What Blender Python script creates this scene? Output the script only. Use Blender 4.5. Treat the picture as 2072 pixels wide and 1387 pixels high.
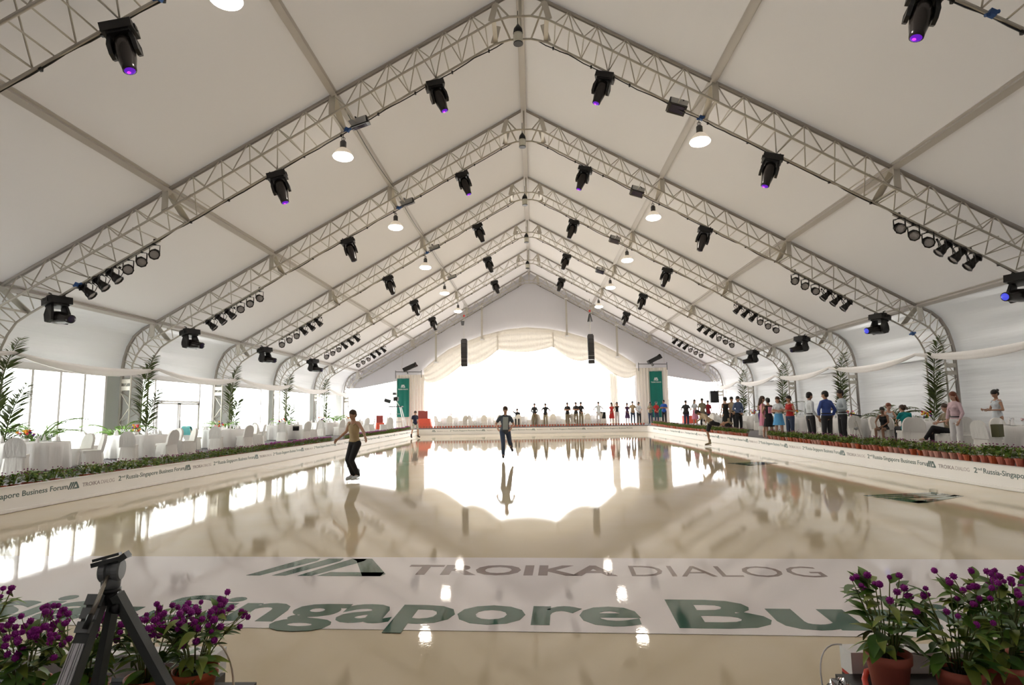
import bpy, bmesh, math, random
from mathutils import Vector, Matrix, Quaternion
random.seed(7)
PI = math.pi
S = bpy.context.scene
for o in list(bpy.data.objects): bpy.data.objects.remove(o)
C = S.collection

# ------------------------------------------------------------ camera
FPX = 1200.0
yaw, pitch, roll = -.034, .119, -.017
CAM = Vector((.14, 0, 1.5))
cy, sy, cp, sp = math.cos(yaw), math.sin(yaw), math.cos(pitch), math.sin(pitch)
F = Vector((sy*cp, cy*cp, sp)); r0 = Vector((cy, -sy, 0)); u0 = r0.cross(F)
Rv = r0*math.cos(roll)+u0*math.sin(roll); Uv = u0*math.cos(roll)-r0*math.sin(roll)
cam = bpy.data.cameras.new('camera'); co = bpy.data.objects.new('camera', cam); C.objects.link(co)
cam.sensor_width = 36; cam.lens = 36*FPX/2072; cam.clip_end = 600; cam.clip_start = .05
co.matrix_world = Matrix(((Rv.x, Uv.x, -F.x, CAM.x), (Rv.y, Uv.y, -F.y, CAM.y), (Rv.z, Uv.z, -F.z, CAM.z), (0, 0, 0, 1)))
S.camera = co
# ------------------------------------------------------------ world, exposure
SKY = 11.0
w = bpy.data.worlds.new('sky'); S.world = w; w.use_nodes = True
bg = w.node_tree.nodes['Background']; bg.inputs[0].default_value = (1.0, .985, .96, 1); bg.inputs[1].default_value = SKY
S.view_settings.view_transform = 'Standard'; S.view_settings.look = 'None'
S.view_settings.exposure = 0.0; S.view_settings.gamma = 1; S.view_settings.use_curve_mapping = False
LAMP_W = 420.0

# ------------------------------------------------------------ materials
def nm(name, col, rough=.6, metal=0, emit=None, es=0, noise=0, nscale=8, bump=0, bscale=30, ior=1.45, spec=None):
    m = bpy.data.materials.new(name); m.use_nodes = True
    nt = m.node_tree; b = nt.nodes['Principled BSDF']
    b.inputs['Base Color'].default_value = (*col, 1); b.inputs['Roughness'].default_value = rough
    b.inputs['Metallic'].default_value = metal; b.inputs['IOR'].default_value = ior
    if spec is not None: b.inputs['Specular IOR Level'].default_value = spec
    if emit: b.inputs['Emission Color'].default_value = (*emit, 1); b.inputs['Emission Strength'].default_value = es
    if noise or bump:
        tc = nt.nodes.new('ShaderNodeTexCoord')
    if noise:
        n = nt.nodes.new('ShaderNodeTexNoise'); n.inputs['Scale'].default_value = nscale; n.inputs['Detail'].default_value = 4
        nt.links.new(tc.outputs['Object'], n.inputs['Vector'])
        mx = nt.nodes.new('ShaderNodeMix'); mx.data_type = 'RGBA'
        mx.inputs[6].default_value = (*[c*(1-noise) for c in col], 1); mx.inputs[7].default_value = (*[min(1, c*(1+noise)) for c in col], 1)
        nt.links.new(n.outputs['Fac'], mx.inputs[0]); nt.links.new(mx.outputs[2], b.inputs['Base Color'])
    if bump:
        n2 = nt.nodes.new('ShaderNodeTexNoise'); n2.inputs['Scale'].default_value = bscale
        nt.links.new(tc.outputs['Object'], n2.inputs['Vector'])
        bp = nt.nodes.new('ShaderNodeBump'); bp.inputs['Strength'].default_value = bump; bp.inputs['Distance'].default_value = .02
        nt.links.new(n2.outputs['Fac'], bp.inputs['Height']); nt.links.new(bp.outputs[0], b.inputs['Normal'])
    return m

def fabric(name, col, trans, bumpscale=(1, 1, 1), bump=.3, tint=(1, 1, 1)):
    m = bpy.data.materials.new(name); m.use_nodes = True; nt = m.node_tree; nt.nodes.clear()
    out = nt.nodes.new('ShaderNodeOutputMaterial'); d = nt.nodes.new('ShaderNodeBsdfDiffuse'); t = nt.nodes.new('ShaderNodeBsdfTranslucent')
    mx = nt.nodes.new('ShaderNodeMixShader'); mx.inputs[0].default_value = trans
    d.inputs[0].default_value = (*col, 1); t.inputs[0].default_value = (*[min(1, a*b) for a, b in zip(col, tint)], 1)
    tc = nt.nodes.new('ShaderNodeTexCoord'); mp = nt.nodes.new('ShaderNodeMapping'); mp.inputs['Scale'].default_value = bumpscale
    n = nt.nodes.new('ShaderNodeTexNoise'); n.inputs['Scale'].default_value = 1.5; n.inputs['Detail'].default_value = 3
    bp = nt.nodes.new('ShaderNodeBump'); bp.inputs['Strength'].default_value = bump; bp.inputs['Distance'].default_value = .08
    L = nt.links.new
    L(tc.outputs['Object'], mp.inputs[0]); L(mp.outputs[0], n.inputs['Vector']); L(n.outputs['Fac'], bp.inputs['Height']); L(bp.outputs[0], d.inputs['Normal'])
    L(d.outputs[0], mx.inputs[1]); L(t.outputs[0], mx.inputs[2]); L(mx.outputs[0], out.inputs[0])
    return m

M = {}
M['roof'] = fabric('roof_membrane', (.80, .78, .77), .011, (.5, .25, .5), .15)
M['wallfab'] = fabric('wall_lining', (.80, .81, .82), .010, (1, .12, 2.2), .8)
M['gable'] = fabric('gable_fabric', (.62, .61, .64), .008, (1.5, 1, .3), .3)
M['drape'] = fabric('drape_fabric', (.86, .81, .73), .055, (5, 5, .2), .8)
M['swag'] = fabric('swag_fabric', (.92, .89, .86), .035, (2, 2, 2), .3)
M['cloth'] = fabric('table_linen', (.86, .85, .84), .05, (6, 6, .5), .3)
M['cover'] = fabric('chair_cover_cloth', (.84, .82, .78), .04, (5, 5, 1), .4)
M['alu'] = nm('aluminium', (.54, .51, .45), .45, .55, noise=.12, nscale=3)
M['rail'] = nm('aluminium_rail', (.40, .37, .34), .5, .4)
M['keder'] = nm('purlin_paint', (.56, .53, .50), .55, .2)
M['black'] = nm('black_metal', (.012, .012, .013), .38)
M['blackg'] = nm('black_gloss_plastic', (.02, .017, .016), .22)
M['grill'] = nm('speaker_grille', (.03, .028, .03), .6, bump=.4, bscale=80)
M['grey'] = nm('grey_metal', (.42, .42, .41), .4, .4)
M['dgrey'] = nm('dark_grey_metal', (.12, .12, .12), .4, .3)
M['lens'] = nm('lamp_lens', (.45, .43, .43), .25, bump=.6, bscale=60)
M['purple'] = nm('purple_lens', (.05, .0, .2), .1, emit=(.24, .02, 1), es=.45)
M['magenta'] = nm('magenta_glow', (.3, .0, .3), .1, emit=(.9, .05, 1), es=1.0)
M['bluelens'] = nm('blue_lens', (.02, .02, .2), .1, emit=(.1, .12, 1), es=.7)
M['dlens'] = nm('dark_lens', (.02, .015, .05), .08)
M['lamp'] = nm('lamp_glow', (1, .95, .88), .5, emit=(1, .90, .78), es=14)
M['dome'] = nm('lamp_dome', (.8, .76, .70), .3, .2, emit=(1, .82, .62), es=.35)
M['glassy'] = nm('lantern_glass', (.72, .7, .6), .15)
M['white'] = nm('white_board', (.93, .91, .885), .45, noise=.03, nscale=2)
M['white2'] = nm('white_paint', (.85, .84, .83), .5)
M['ledge'] = nm('grey_ledge_carpet', (.16, .15, .155), .9, noise=.2, nscale=20)
M['carpet'] = nm('grey_carpet', (.20, .19, .20), .95, noise=.25, nscale=12, bump=.3, bscale=90)
M['ground'] = nm('outdoor_paving', (.55, .54, .52), .9, noise=.1)
M['text'] = nm('dark_green_print', (.10, .16, .15), .5)
M['textgrey'] = nm('grey_print', (.36, .31, .31), .5)
M['textlight'] = nm('light_grey_print', (.52, .46, .46), .5)
M['green'] = nm('green_banner', (.0, .16, .12), .6, bump=.2, bscale=6)
M['bannerwhite'] = nm('white_print', (.85, .87, .86), .6)
M['frame'] = nm('window_frame_paint', (.62, .60, .59), .5)
M['panel'] = nm('grey_wall_panel', (.42, .44, .41), .6)
M['terra'] = nm('terracotta', (.50, .135, .085), .55, noise=.15, nscale=15)
M['terra2'] = nm('orange_terracotta', (.50, .10, .03), .5, noise=.12, nscale=15)
M['terra3'] = nm('pale_terracotta', (.55, .26, .20), .65, noise=.15, nscale=15)
M['soil'] = nm('potting_soil', (.03, .02, .015), .95, noise=.4, nscale=60)
M['leafA'] = nm('leaf_green', (.12, .23, .03), .45, noise=.35, nscale=20)
M['leafB'] = nm('leaf_dark_green', (.065, .15, .022), .45, noise=.3, nscale=20)
M['leafC'] = nm('leaf_yellow_green', (.24, .30, .045), .45, noise=.3, nscale=20)
M['stem'] = nm('plant_stem', (.16, .18, .05), .6)
M['flower'] = nm('purple_blossom', (.36, .014, .30), .7, noise=.4, nscale=120, bump=.5, bscale=250)
M['flowerp'] = nm('faded_purple_blossom', (.25, .07, .16), .8, noise=.3, nscale=60)
M['palm'] = nm('palm_leaf', (.085, .115, .03), .5, noise=.5, nscale=6)
M['palm2'] = nm('bright_palm_leaf', (.13, .26, .03), .5, noise=.3, nscale=6)
M['orange'] = nm('orange_petal', (.85, .35, .03), .6); M['yellow'] = nm('yellow_petal', (.8, .55, .05), .6)
M['red'] = nm('red_petal', (.65, .03, .03), .6); M['violet'] = nm('violet_petal', (.14, .02, .25), .6); M['pinkp'] = nm('pink_petal', (.75, .25, .35), .6)
M['glass'] = None
def glassmat(name, fac, tint=(.95, .97, .96)):
    m = bpy.data.materials.new(name); m.use_nodes = True; nt = m.node_tree; nt.nodes.clear()
    out = nt.nodes.new('ShaderNodeOutputMaterial'); t = nt.nodes.new('ShaderNodeBsdfTransparent'); g = nt.nodes.new('ShaderNodeBsdfGlossy')
    t.inputs[0].default_value = (*tint, 1); g.inputs['Roughness'].default_value = .03
    mx = nt.nodes.new('ShaderNodeMixShader'); mx.inputs[0].default_value = fac
    nt.links.new(t.outputs[0], mx.inputs[1]); nt.links.new(g.outputs[0], mx.inputs[2]); nt.links.new(mx.outputs[0], out.inputs[0]); return m
M['glass'] = glassmat('window_glass', .06); M['wine'] = glassmat('drinking_glass', .3, (.85, .87, .88))
M['plastic'] = glassmat('clear_plastic_film', .55, (.8, .8, .8))

def icemat(name, col, col2, sc=1.2):
    m = bpy.data.materials.new(name); m.use_nodes = True; nt = m.node_tree; b = nt.nodes['Principled BSDF']; L = nt.links.new
    tc = nt.nodes.new('ShaderNodeTexCoord')
    n = nt.nodes.new('ShaderNodeTexNoise'); n.inputs['Scale'].default_value = sc; n.inputs['Detail'].default_value = 5; L(tc.outputs['Object'], n.inputs['Vector'])
    mx = nt.nodes.new('ShaderNodeMix'); mx.data_type = 'RGBA'; mx.inputs[6].default_value = (*col, 1); mx.inputs[7].default_value = (*col2, 1)
    cr = nt.nodes.new('ShaderNodeValToRGB'); cr.color_ramp.elements[0].position = .3; cr.color_ramp.elements[1].position = .8
    L(n.outputs['Fac'], cr.inputs[0]); L(cr.outputs[0], mx.inputs[0]); L(mx.outputs[2], b.inputs['Base Color'])
    n2 = nt.nodes.new('ShaderNodeTexNoise'); n2.inputs['Scale'].default_value = .55; n2.inputs['Detail'].default_value = 6; n2.inputs['Roughness'].default_value = .65
    mp = nt.nodes.new('ShaderNodeMapping'); mp.inputs['Scale'].default_value = (.45, 1.6, 1); L(tc.outputs['Object'], mp.inputs[0]); L(mp.outputs[0], n2.inputs['Vector'])
    mr = nt.nodes.new('ShaderNodeMapRange'); mr.inputs[1].default_value = .5; mr.inputs[2].default_value = .9; mr.inputs[3].default_value = .02; mr.inputs[4].default_value = .09
    L(n2.outputs['Fac'], mr.inputs[0]); L(mr.outputs[0], b.inputs['Roughness'])
    n3 = nt.nodes.new('ShaderNodeTexNoise'); n3.inputs['Scale'].default_value = 45; n3.inputs['Detail'].default_value = 2; L(tc.outputs['Object'], n3.inputs['Vector'])
    bp = nt.nodes.new('ShaderNodeBump'); bp.inputs['Strength'].default_value = .035; bp.inputs['Distance'].default_value = .004
    L(n3.outputs['Fac'], bp.inputs['Height']); L(bp.outputs[0], b.inputs['Normal'])
    b.inputs['IOR'].default_value = 1.40
    return m
M['ice'] = icemat('wet_ice', (.70, .59, .40), (.75, .65, .49), .8)
M['icestrip'] = icemat('iced_white_banner', (.90, .84, .84), (.93, .88, .88), .8)
M['icegreen'] = icemat('iced_green_print', (.055, .135, .10), (.075, .16, .125), 3)
M['icebrown'] = icemat('iced_brown_print', (.27, .20, .19), (.32, .25, .24), 3)

# ------------------------------------------------------------ mesh helpers
class MB:
    def __init__(s): s.v = []; s.f = []; s.m = []; s.cur = 0
    def add(s, vs, fs, m=None):
        b = len(s.v); s.v += [tuple(v) for v in vs]; s.f += [tuple(b+i for i in f) for f in fs]; s.m += [s.cur if m is None else m]*len(fs); return s
    def box(s, c, d, rot=None, m=None, taper=1):
        hx, hy, hz = d[0]/2, d[1]/2, d[2]/2; R = rot or Matrix.Identity(3); c = Vector(c)
        vs = []
        for z in (-1, 1):
            k = taper if z < 0 else 1
            for x, y in ((-1, -1), (1, -1), (1, 1), (-1, 1)): vs.append(c+R@Vector((x*hx*k, y*hy*k, z*hz)))
        return s.add(vs, [(0, 3, 2, 1), (4, 5, 6, 7), (0, 1, 5, 4), (1, 2, 6, 5), (2, 3, 7, 6), (3, 0, 4, 7)], m)
    def tube(s, pts, r, n=6, m=None, closed=False, cap=True, flat=None):
        pts = [Vector(p) for p in pts]; N = len(pts); rs = r if isinstance(r, (list, tuple)) else [r]*N
        rings = []; up = None
        for i, p in enumerate(pts):
            if closed: t = pts[(i+1) % N]-pts[i-1]
            else: t = pts[min(i+1, N-1)]-pts[max(i-1, 0)]
            if t.length < 1e-9: t = Vector((0, 0, 1))
            t.normalize()
            if up is None:
                up = Vector((0, 0, 1)) if abs(t.z) < .9 else Vector((0, 1, 0))
            a = t.cross(up)
            if a.length < 1e-4: a = t.orthogonal()
            a.normalize(); b = a.cross(t).normalized(); up = b
            kk = flat or 1
            rings.append([p+(a*math.cos(q)+b*math.sin(q)*kk)*rs[i] for q in [2*PI*j/n for j in range(n)]])
        vs = [v for rg in rings for v in rg]; fs = []
        for i in range(N if closed else N-1):
            k = (i+1) % N
            for j in range(n): fs.append((i*n+j, i*n+(j+1) % n, k*n+(j+1) % n, k*n+j))
        if cap and not closed: fs += [tuple(range(n-1, -1, -1)), tuple((N-1)*n+j for j in range(n))]
        return s.add(vs, fs, m)
    def lathe(s, prof, n=16, c=(0, 0, 0), R=None, m=None, capb=True, capt=True, sx=1, sy=1):
        c = Vector(c); R = R or Matrix.Identity(3); vs = []; fs = []
        for r, z in prof:
            for j in range(n):
                q = 2*PI*j/n; vs.append(c+R@Vector((r*math.cos(q)*sx, r*math.sin(q)*sy, z)))
        for i in range(len(prof)-1):
            for j in range(n): fs.append((i*n+j, i*n+(j+1) % n, (i+1)*n+(j+1) % n, (i+1)*n+j))
        if capb: fs.append(tuple(range(n-1, -1, -1)))
        if capt: fs.append(tuple((len(prof)-1)*n+j for j in range(n)))
        return s.add(vs, fs, m)
    def ell(s, c, r, R=None, n=10, k=7, m=None):
        prof = [(math.sin(PI*i/k), -math.cos(PI*i/k)) for i in range(k+1)]
        prof[0] = (.02, -1); prof[-1] = (.02, 1)
        c = Vector(c); R = R or Matrix.Identity(3); vs = []; fs = []
        for a, z in prof:
            for j in range(n):
                q = 2*PI*j/n; vs.append(c+R@Vector((a*math.cos(q)*r[0], a*math.sin(q)*r[1], z*r[2])))
        for i in range(k):
            for j in range(n): fs.append((i*n+j, i*n+(j+1) % n, (i+1)*n+(j+1) % n, (i+1)*n+j))
        fs += [tuple(range(n-1, -1, -1)), tuple(k*n+j for j in range(n))]
        return s.add(vs, fs, m)
    def cap(s, a, b, ra, rb, n=10, m=None):
        a = Vector(a); b = Vector(b); d = b-a; L = max(d.length, 1e-4)
        R = d.to_track_quat('Z', 'Y').to_matrix()
        prof = [(.02, -ra)]+[(ra*math.cos(t), ra*math.sin(t)) for t in (-1.0, -.5, 0)]+[(rb*math.cos(t), L+rb*math.sin(t)) for t in (0, .5, 1.0)]+[(.02, L+rb)]
        return s.lathe(prof, n, a, R, m)
    def grid(s, fn, nu, nv, m=None, thick=None):
        vs = [fn(i/nu, j/nv) for j in range(nv+1) for i in range(nu+1)]
        fs = [(j*(nu+1)+i, j*(nu+1)+i+1, (j+1)*(nu+1)+i+1, (j+1)*(nu+1)+i) for j in range(nv) for i in range(nu)]
        return s.add(vs, fs, m)
    def mesh(s, name, mats, smooth=False):
        me = bpy.data.meshes.new(name); me.from_pydata(s.v, [], s.f)
        for m in (mats if isinstance(mats, (list, tuple)) else [mats]): me.materials.append(M[m] if isinstance(m, str) else m)
        me.polygons.foreach_set('material_index', s.m)
        if smooth: me.polygons.foreach_set('use_smooth', [True]*len(s.f))
        me.update(); return me
    def build(s, name, mats, parent=None, smooth=False, loc=None):
        return link(name, s.mesh(name, mats, smooth), parent, loc)
def link(name, me, parent=None, loc=None, mw=None):
    o = bpy.data.objects.new(name, me); C.objects.link(o)
    if parent is not None: o.parent = parent
    if loc is not None: o.location = loc
    if mw is not None: o.matrix_basis = mw
    return o
def tag(o, label, cat, group=None, kind=None):
    o['label'] = label; o['category'] = cat
    if group: o['group'] = group
    if kind: o['kind'] = kind
    return o
def struct(o, label=None):
    o['kind'] = 'structure'
    if label: o['label'] = label
    return o
def thing(name, label, cat, loc=(0, 0, 0), rz=0, group=None, mw=None):
    o = bpy.data.objects.new(name, None); C.objects.link(o); o.empty_display_size = .1
    if mw is not None: o.matrix_basis = mw
    else: o.location = loc; o.rotation_euler = (0, 0, rz)
    return tag(o, label, cat, group)
KIDS = {}
def copy_tree(o, label=None, group=None, loc=None, rz=None, mw=None, sc=None):
    def rec(a, par):
        c = a.copy(); C.objects.link(c)
        if par is not None: c.parent = par
        for ch in list(a.children): rec(ch, c)
        return c
    r = rec(o, None)
    if mw is not None: r.matrix_basis = mw
    else:
        if loc is not None: r.location = loc
        if rz is not None: r.rotation_euler = (0, 0, rz)
        if sc is not None: r.scale = (sc, sc, sc)
    if label: r['label'] = label
    if group: r['group'] = group
    return r
CYL = MB().tube([(0, 0, -.5), (0, 0, .5)], 1, 5).mesh('brace', 'alu', True)
def seg(name, a, b, r, parent, mesh=None):
    a = Vector(a); b = Vector(b); d = b-a
    mt = Matrix.Translation((a+b)/2)@d.to_track_quat('Z', 'Y').to_matrix().to_4x4()@Matrix.Diagonal((r, r, d.length, 1))
    return link(name, mesh or CYL, parent, mw=mt)
ORD = ['first', 'second', 'third', 'fourth', 'fifth', 'sixth', 'seventh', 'eighth', 'ninth', 'tenth', 'eleventh', 'twelfth']
def rotm(x=0, y=0, z=0): return (Matrix.Rotation(z, 3, 'Z')@Matrix.Rotation(y, 3, 'Y')@Matrix.Rotation(x, 3, 'X'))

# ------------------------------------------------------------ setting dimensions
TY = [8.48, 14.97, 21.46, 27.95, 34.43, 40.92, 47.41]
ZR, SL = 13.06, .569
XL, XR, YF, YN, BH = -8.57, 8.49, 44.5, 2.94, .415
YG = 48.5      # gable wall
def fz(y): return .2+min(1, max(0, (y-16)/29))*.3
def lz(y): return max(BH, fz(y)+.004)
# ground outside, inner floor
m = MB(); m.box((0, 60, .05), (400, 400, .1)); g = m.build('ground', 'ground'); struct(g)
g.location.z = -.25
m = MB()
def floorblock(m, x0, x1, y0, y1):
    ys = sorted(set([y0, y1]+[y for y in (16, 45) if y0 < y < y1]))
    for a, b in zip(ys, ys[1:]):
        za, zb = fz(a), fz(b)
        m.add([(x0, a, -.1), (x1, a, -.1), (x1, b, -.1), (x0, b, -.1), (x0, a, za), (x1, a, za), (x1, b, zb), (x0, b, zb)],
              [(0, 3, 2, 1), (4, 5, 6, 7), (0, 1, 5, 4), (1, 2, 6, 5), (2, 3, 7, 6), (3, 0, 4, 7)])
floorblock(m, -16.2, XL-.12, -8, 52); floorblock(m, XR+.12, 16.2, -8, 52)
floorblock(m, XL-.12, XR+.12, YF+.12, 52); floorblock(m, XL-.12, XR+.12, -8, YN-.12)
struct(m.build('floor', 'carpet'))
m = MB(); m.box(((XL+XR)/2, (YN+YF)/2, -.05), (XR-XL+.2, YF-YN+.2, .1)); ice = m.build('floor_ice', 'ice'); struct(ice, 'wet beige ice rink surface reflecting the tent')

# roof membrane
m = MB()
YS = [-8, -4.5, 1.99]+TY[:6]+[YG]
def roofpt(x, y, sd):
    # slight sag between trusses
    k = min(abs(y-t) for t in [-11, -4.5, 1.99]+TY); sag = .015*math.sin(min(1, k/3.24)*PI/2)*math.sin(PI*min(1, abs(x)/14))
    z = ZR+.07-SL*abs(x)-sag
    return (x, y, z)
for sd in (-1, 1):
    m.grid(lambda u, v: roofpt(sd*14.1*u, -8+(YG+8)*v, sd), 28, 113)
struct(m.build('ceiling', 'roof', smooth=True))
COVE = [(14.1, 5.09), (14.40, 4.93), (14.72, 4.68), (14.98, 4.33), (15.13, 3.95), (15.22, 3.5), (15.26, 3.1)]
def wallpt(side, u, y, low):
    prof = COVE+[(15.3, low+(3.1-low)*.66), (15.3, low+(3.1-low)*.33), (15.3, low)]
    t = u*(len(prof)-1); i = min(int(t), len(prof)-2); k = t-i
    x = prof[i][0]*(1-k)+prof[i+1][0]*k; z = prof[i][1]*(1-k)+prof[i+1][1]*k
    kk = min(abs(y-t_) for t_ in [-4.5, 1.99]+TY); ph = math.sin(min(1, kk/3.24)*PI/2)
    r = .035*math.sin(z*9+y*.5+math.sin(y*.9))*ph*(1.2 if z > 3.2 else .45)+.10*ph*(1 if z > 3.4 else .4)
    zz = z-.10*ph*(1 if 3.3 < z < 5 else 0)
    return (side*(x+r), y, zz)
m = MB(); m.grid(lambda u, v: wallpt(1, u, -8+(YG+8)*v, 0.15), 60, 226); struct(m.build('wall_right', 'wallfab', smooth=True))
m = MB(); m.grid(lambda u, v: wallpt(-1, u, -8+(YG+8)*v, 3.1), 40, 226); struct(m.build('wall_left', 'wallfab', smooth=True))
# front wall behind the camera
m = MB(); m.add([(-15.6, -8, 0), (15.6, -8, 0), (15.6, -8, 3.5), (14.1, -8, 5.1), (0, -8, ZR), (-14.1, -8, 5.1), (-15.6, -8, 3.5)], [(0, 1, 2, 3, 4, 5, 6)]); struct(m.build('wall_front', 'gable'))

# gable wall with arched opening and side openings
ARC = [(-8.75, 4.95), (-7.8, 5.75), (-6.74, 6.50), (-5.5, 7.05), (-3.92, 7.6), (-2, 8.05), (-.3, 8.2), (1.4, 8.05), (3.08, 7.7), (4.5, 7.25), (5.63, 6.75), (7.1, 5.95), (8.4, 5.05)]
m = MB()
def zroof(x): return ZR+.14-SL*abs(x) if abs(x) < 14.1 else 5.2-(abs(x)-14.1)*.7
xs = [-15.6, -14.1, -11.0]+[p[0] for p in ARC]+[11.0, 14.1, 15.6]
zb = {}
for x, z in ARC: zb[x] = z
def zbot(x):
    if x in zb: return zb[x]
    return 3.75 if abs(x) > 14 else 4.3
for a, b in zip(xs, xs[1:]):
    za, zbb = zbot(a), zbot(b)
    if (a, b) == (-11.0, -8.75) or (a, b) == (8.4, 11.0): za = zbb = .4
    mid = [0.0] if a < 0 < b else []
    top = [(b, YG, zroof(b))]+[(0, YG, zroof(0))]*len(mid)+[(a, YG, zroof(a))]
    vs = [(a, YG, za), (b, YG, zbb)]+top
    m.add(vs, [tuple(range(len(vs)))])
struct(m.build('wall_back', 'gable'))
# gable posts
for i, (x, zt, zbm) in enumerate([(-3.95, 10.6, 7.55), (-7.75, 8.5, 5.75), (3.0, 11.1, 7.7), (7.05, 8.8, 5.9)]):
    t = thing('gable_post', 'grey aluminium post hanging above the arched opening, %s of four from the left' % ORD[[1, 0, 2, 3][i]], 'post', (x, YG-.35, 0))
    MB().box((0, 0, (zt+zbm)/2), (.14, .14, zt-zbm)).build('shaft', 'alu', t)
    MB().box((0, 0, zbm), (.34, .22, .1)).build('bracket', 'white2', t); MB().box((0, 0, zt-.3), (.26, .2, .1)).build('bracket', 'white2', t)

# rink boards
WS = bpy.data.scenes.new('work')
def evalmesh(o):
    WS.collection.objects.link(o); vl = WS.view_layers[0]; vl.update(); me = bpy.data.meshes.new_from_object(o.evaluated_get(vl.depsgraph)); bpy.data.objects.remove(o); return me
def textmesh(body, name, mat, bold=0, ext=.001):
    cu = bpy.data.curves.new(name, 'FONT'); cu.body = body; cu.size = 1; cu.extrude = ext; cu.offset = bold; cu.resolution_u = 3
    o = bpy.data.objects.new(name, cu); me = evalmesh(o)
    me.materials.clear(); me.materials.append(M[mat]); me.name = name
    xs = [v.co.x for v in me.vertices]; ys = [v.co.y for v in me.vertices]
    return me, min(xs), max(xs), min(ys), max(ys)
def fit(me, x0, x1, y0, y1, X0, X1, Y0, Y1):
    for v in me.vertices:
        v.co.x = X0+(v.co.x-x0)/(x1-x0)*(X1-X0); v.co.y = Y0+(v.co.y-y0)/(y1-y0)*(Y1-Y0)
    me.update(); return me
def logo_mesh(wd, ht, mat, th=.002):
    m = MB()
    def poly(ps):
        n = len(ps); vs = [(x*wd, y*ht, 0) for x, y in ps]+[(x*wd, y*ht, th) for x, y in ps]
        m.add(vs, [tuple(range(n-1, -1, -1)), tuple(range(n, 2*n))]+[(i, (i+1) % n, n+(i+1) % n, n+i) for i in range(n)])
    for k in range(3): poly([(.19*k, 0), (.19*k+.1, 0), (.19*k+.34, .86), (.19*k+.34, 1), (.19*k+.22, 1)])
    poly([(.6, 1), (.76, 1), (1.0, .12), (.98, 0), (.85, 0), (.66, .86)])
    poly([(.52, 0), (.98, 0), (.98, .2), (.58, .2)])
    return m.mesh('logo', mat)
logo_small = logo_mesh(.28, .13, 'text')
t2, a, b, c_, d = textmesh('2', 'two', 'text', .012); 
forum, *bb = textmesh('Russia-Singapore Business Forum', 'forum_lettering', 'text', .010); fit(forum, *bb, .30, 2.42, -.022, .10)
two, *bb = textmesh('2', 'number_two', 'text', .012); fit(two, *bb, 0, .085, 0, .10)
nd, *bb = textmesh('nd', 'superscript', 'text', .012); fit(nd, *bb, .10, .20, .055, .10)
name1, *bb = textmesh('TROIKA', 'bold_lettering', 'textgrey', .014); fit(name1, *bb, 0, .47, 0, .075)
name2, *bb = textmesh('DIALOG', 'light_lettering', 'textlight', .0); fit(name2, *bb, .50, .88, 0, .075)
def board_text(parent, mw, key):
    # mw maps local x along the board, y up, z out of the board
    for nme, me, dx, dy in (('logo', logo_small, 0, -.012), ('lettering', name1, .36, .0), ('lettering', name2, .36, .0), ('lettering', two, 1.36, 0), ('lettering', nd, 1.36, 0), ('lettering', forum, 1.30, 0)):
        link(nme, me, parent, mw=mw@Matrix.Translation((dx, dy, 0)))['kind'] = 'stuff'
def board(name, label, p0, p1, outw, texts):
    p0 = Vector(p0); p1 = Vector(p1); d = (p1-p0); L = d.length; d.normalize(); o = Vector(outw)
    t = thing(name, label, 'rink board')
    m = MB(); R = Matrix((d, o, Vector((0, 0, 1)))).transposed()
    m.box(p0+d*L/2+o*.05+Vector((0, 0, BH/2)), (L, .10, BH), R); m.build('panel', 'white', t)
    m = MB(); m.box(p0+d*L/2+o*.045+Vector((0, 0, BH+.006)), (L, .125, .012), R); m.build('cap_rail', 'white2', t)
    m = MB(); m.box(p0+d*L/2-o*.012+Vector((0, 0, .035)), (L, .024, .05), R); m.build('kick_strip', 'white', t)
    Rt = Matrix((d, Vector((0, 0, 1)), -o)).transposed().to_4x4()
    if d.cross(Vector((0, 0, 1))).dot(-o) < 0: print('board dir', name)
    for s in texts:
        pos = p0+d*s-o*.001+Vector((0, 0, .235)); board_text(t, Matrix.Translation(pos)@Rt, name)
# left board: viewer in the rink looking -X reads from small Y to large Y ; right: large Y to small Y ; far: small X to large X
per = 3.72
board('rink_board', 'long white rink board with lettering along the left side of the ice', (XL, YN, 0), (XL, YF, 0), (-1, 0, 0), [11.0-YN+per*k for k in range(-2, 9) if 0 < 11.0-YN+per*k < 38])
board('rink_board', 'long white rink board with lettering along the right side of the ice', (XR, YF, 0), (XR, YN, 0), (1, 0, 0), [YF-13.16+3.62*k for k in range(-8, 3) if 0 < YF-13.16+3.62*k < 38])
board('rink_board', 'white rink board with lettering across the far end of the ice', (XL, YF, 0), (XR, YF, 0), (0, 1, 0), [1.1+3.72*k for k in range(4)])
# pot ledges
m = MB(); m.box((XL-.12-.28, (YN+YF)/2, .14), (.56, YF-YN, .28)); struct(m.build('trim_1', 'ledge'))
m = MB(); m.box((XR+.12+.28, (YN+YF)/2, .2), (.56, YF-YN, .40)); struct(m.build('trim_2', 'ledge'))
# near boards (ends seen from behind)
for nme, x0, x1, lab in (('near_board', XL, -1.35, 'low white end board with a white cap at the left front of the ice'), ('near_board', 1.53, XR, 'low white end board with a red stripe at the right front of the ice')):
    t = thing(nme, lab, 'rink board')
    MB().box(((x0+x1)/2, YN-.05, .365), (x1-x0, .10, .10)).build('panel', 'white2', t)
    if x0 > 0: MB().box(((x0+x1)/2+.003, YN-.052, .306), (x1-x0, .10, .018)).build('stripe', nm('red_stripe', (.55, .03, .02), .5), t)
    MB().box(((x0+x1)/2+.0, YN-.05, .149), (x1-x0-.004, .098, .296)).build('base', 'black', t)

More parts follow.
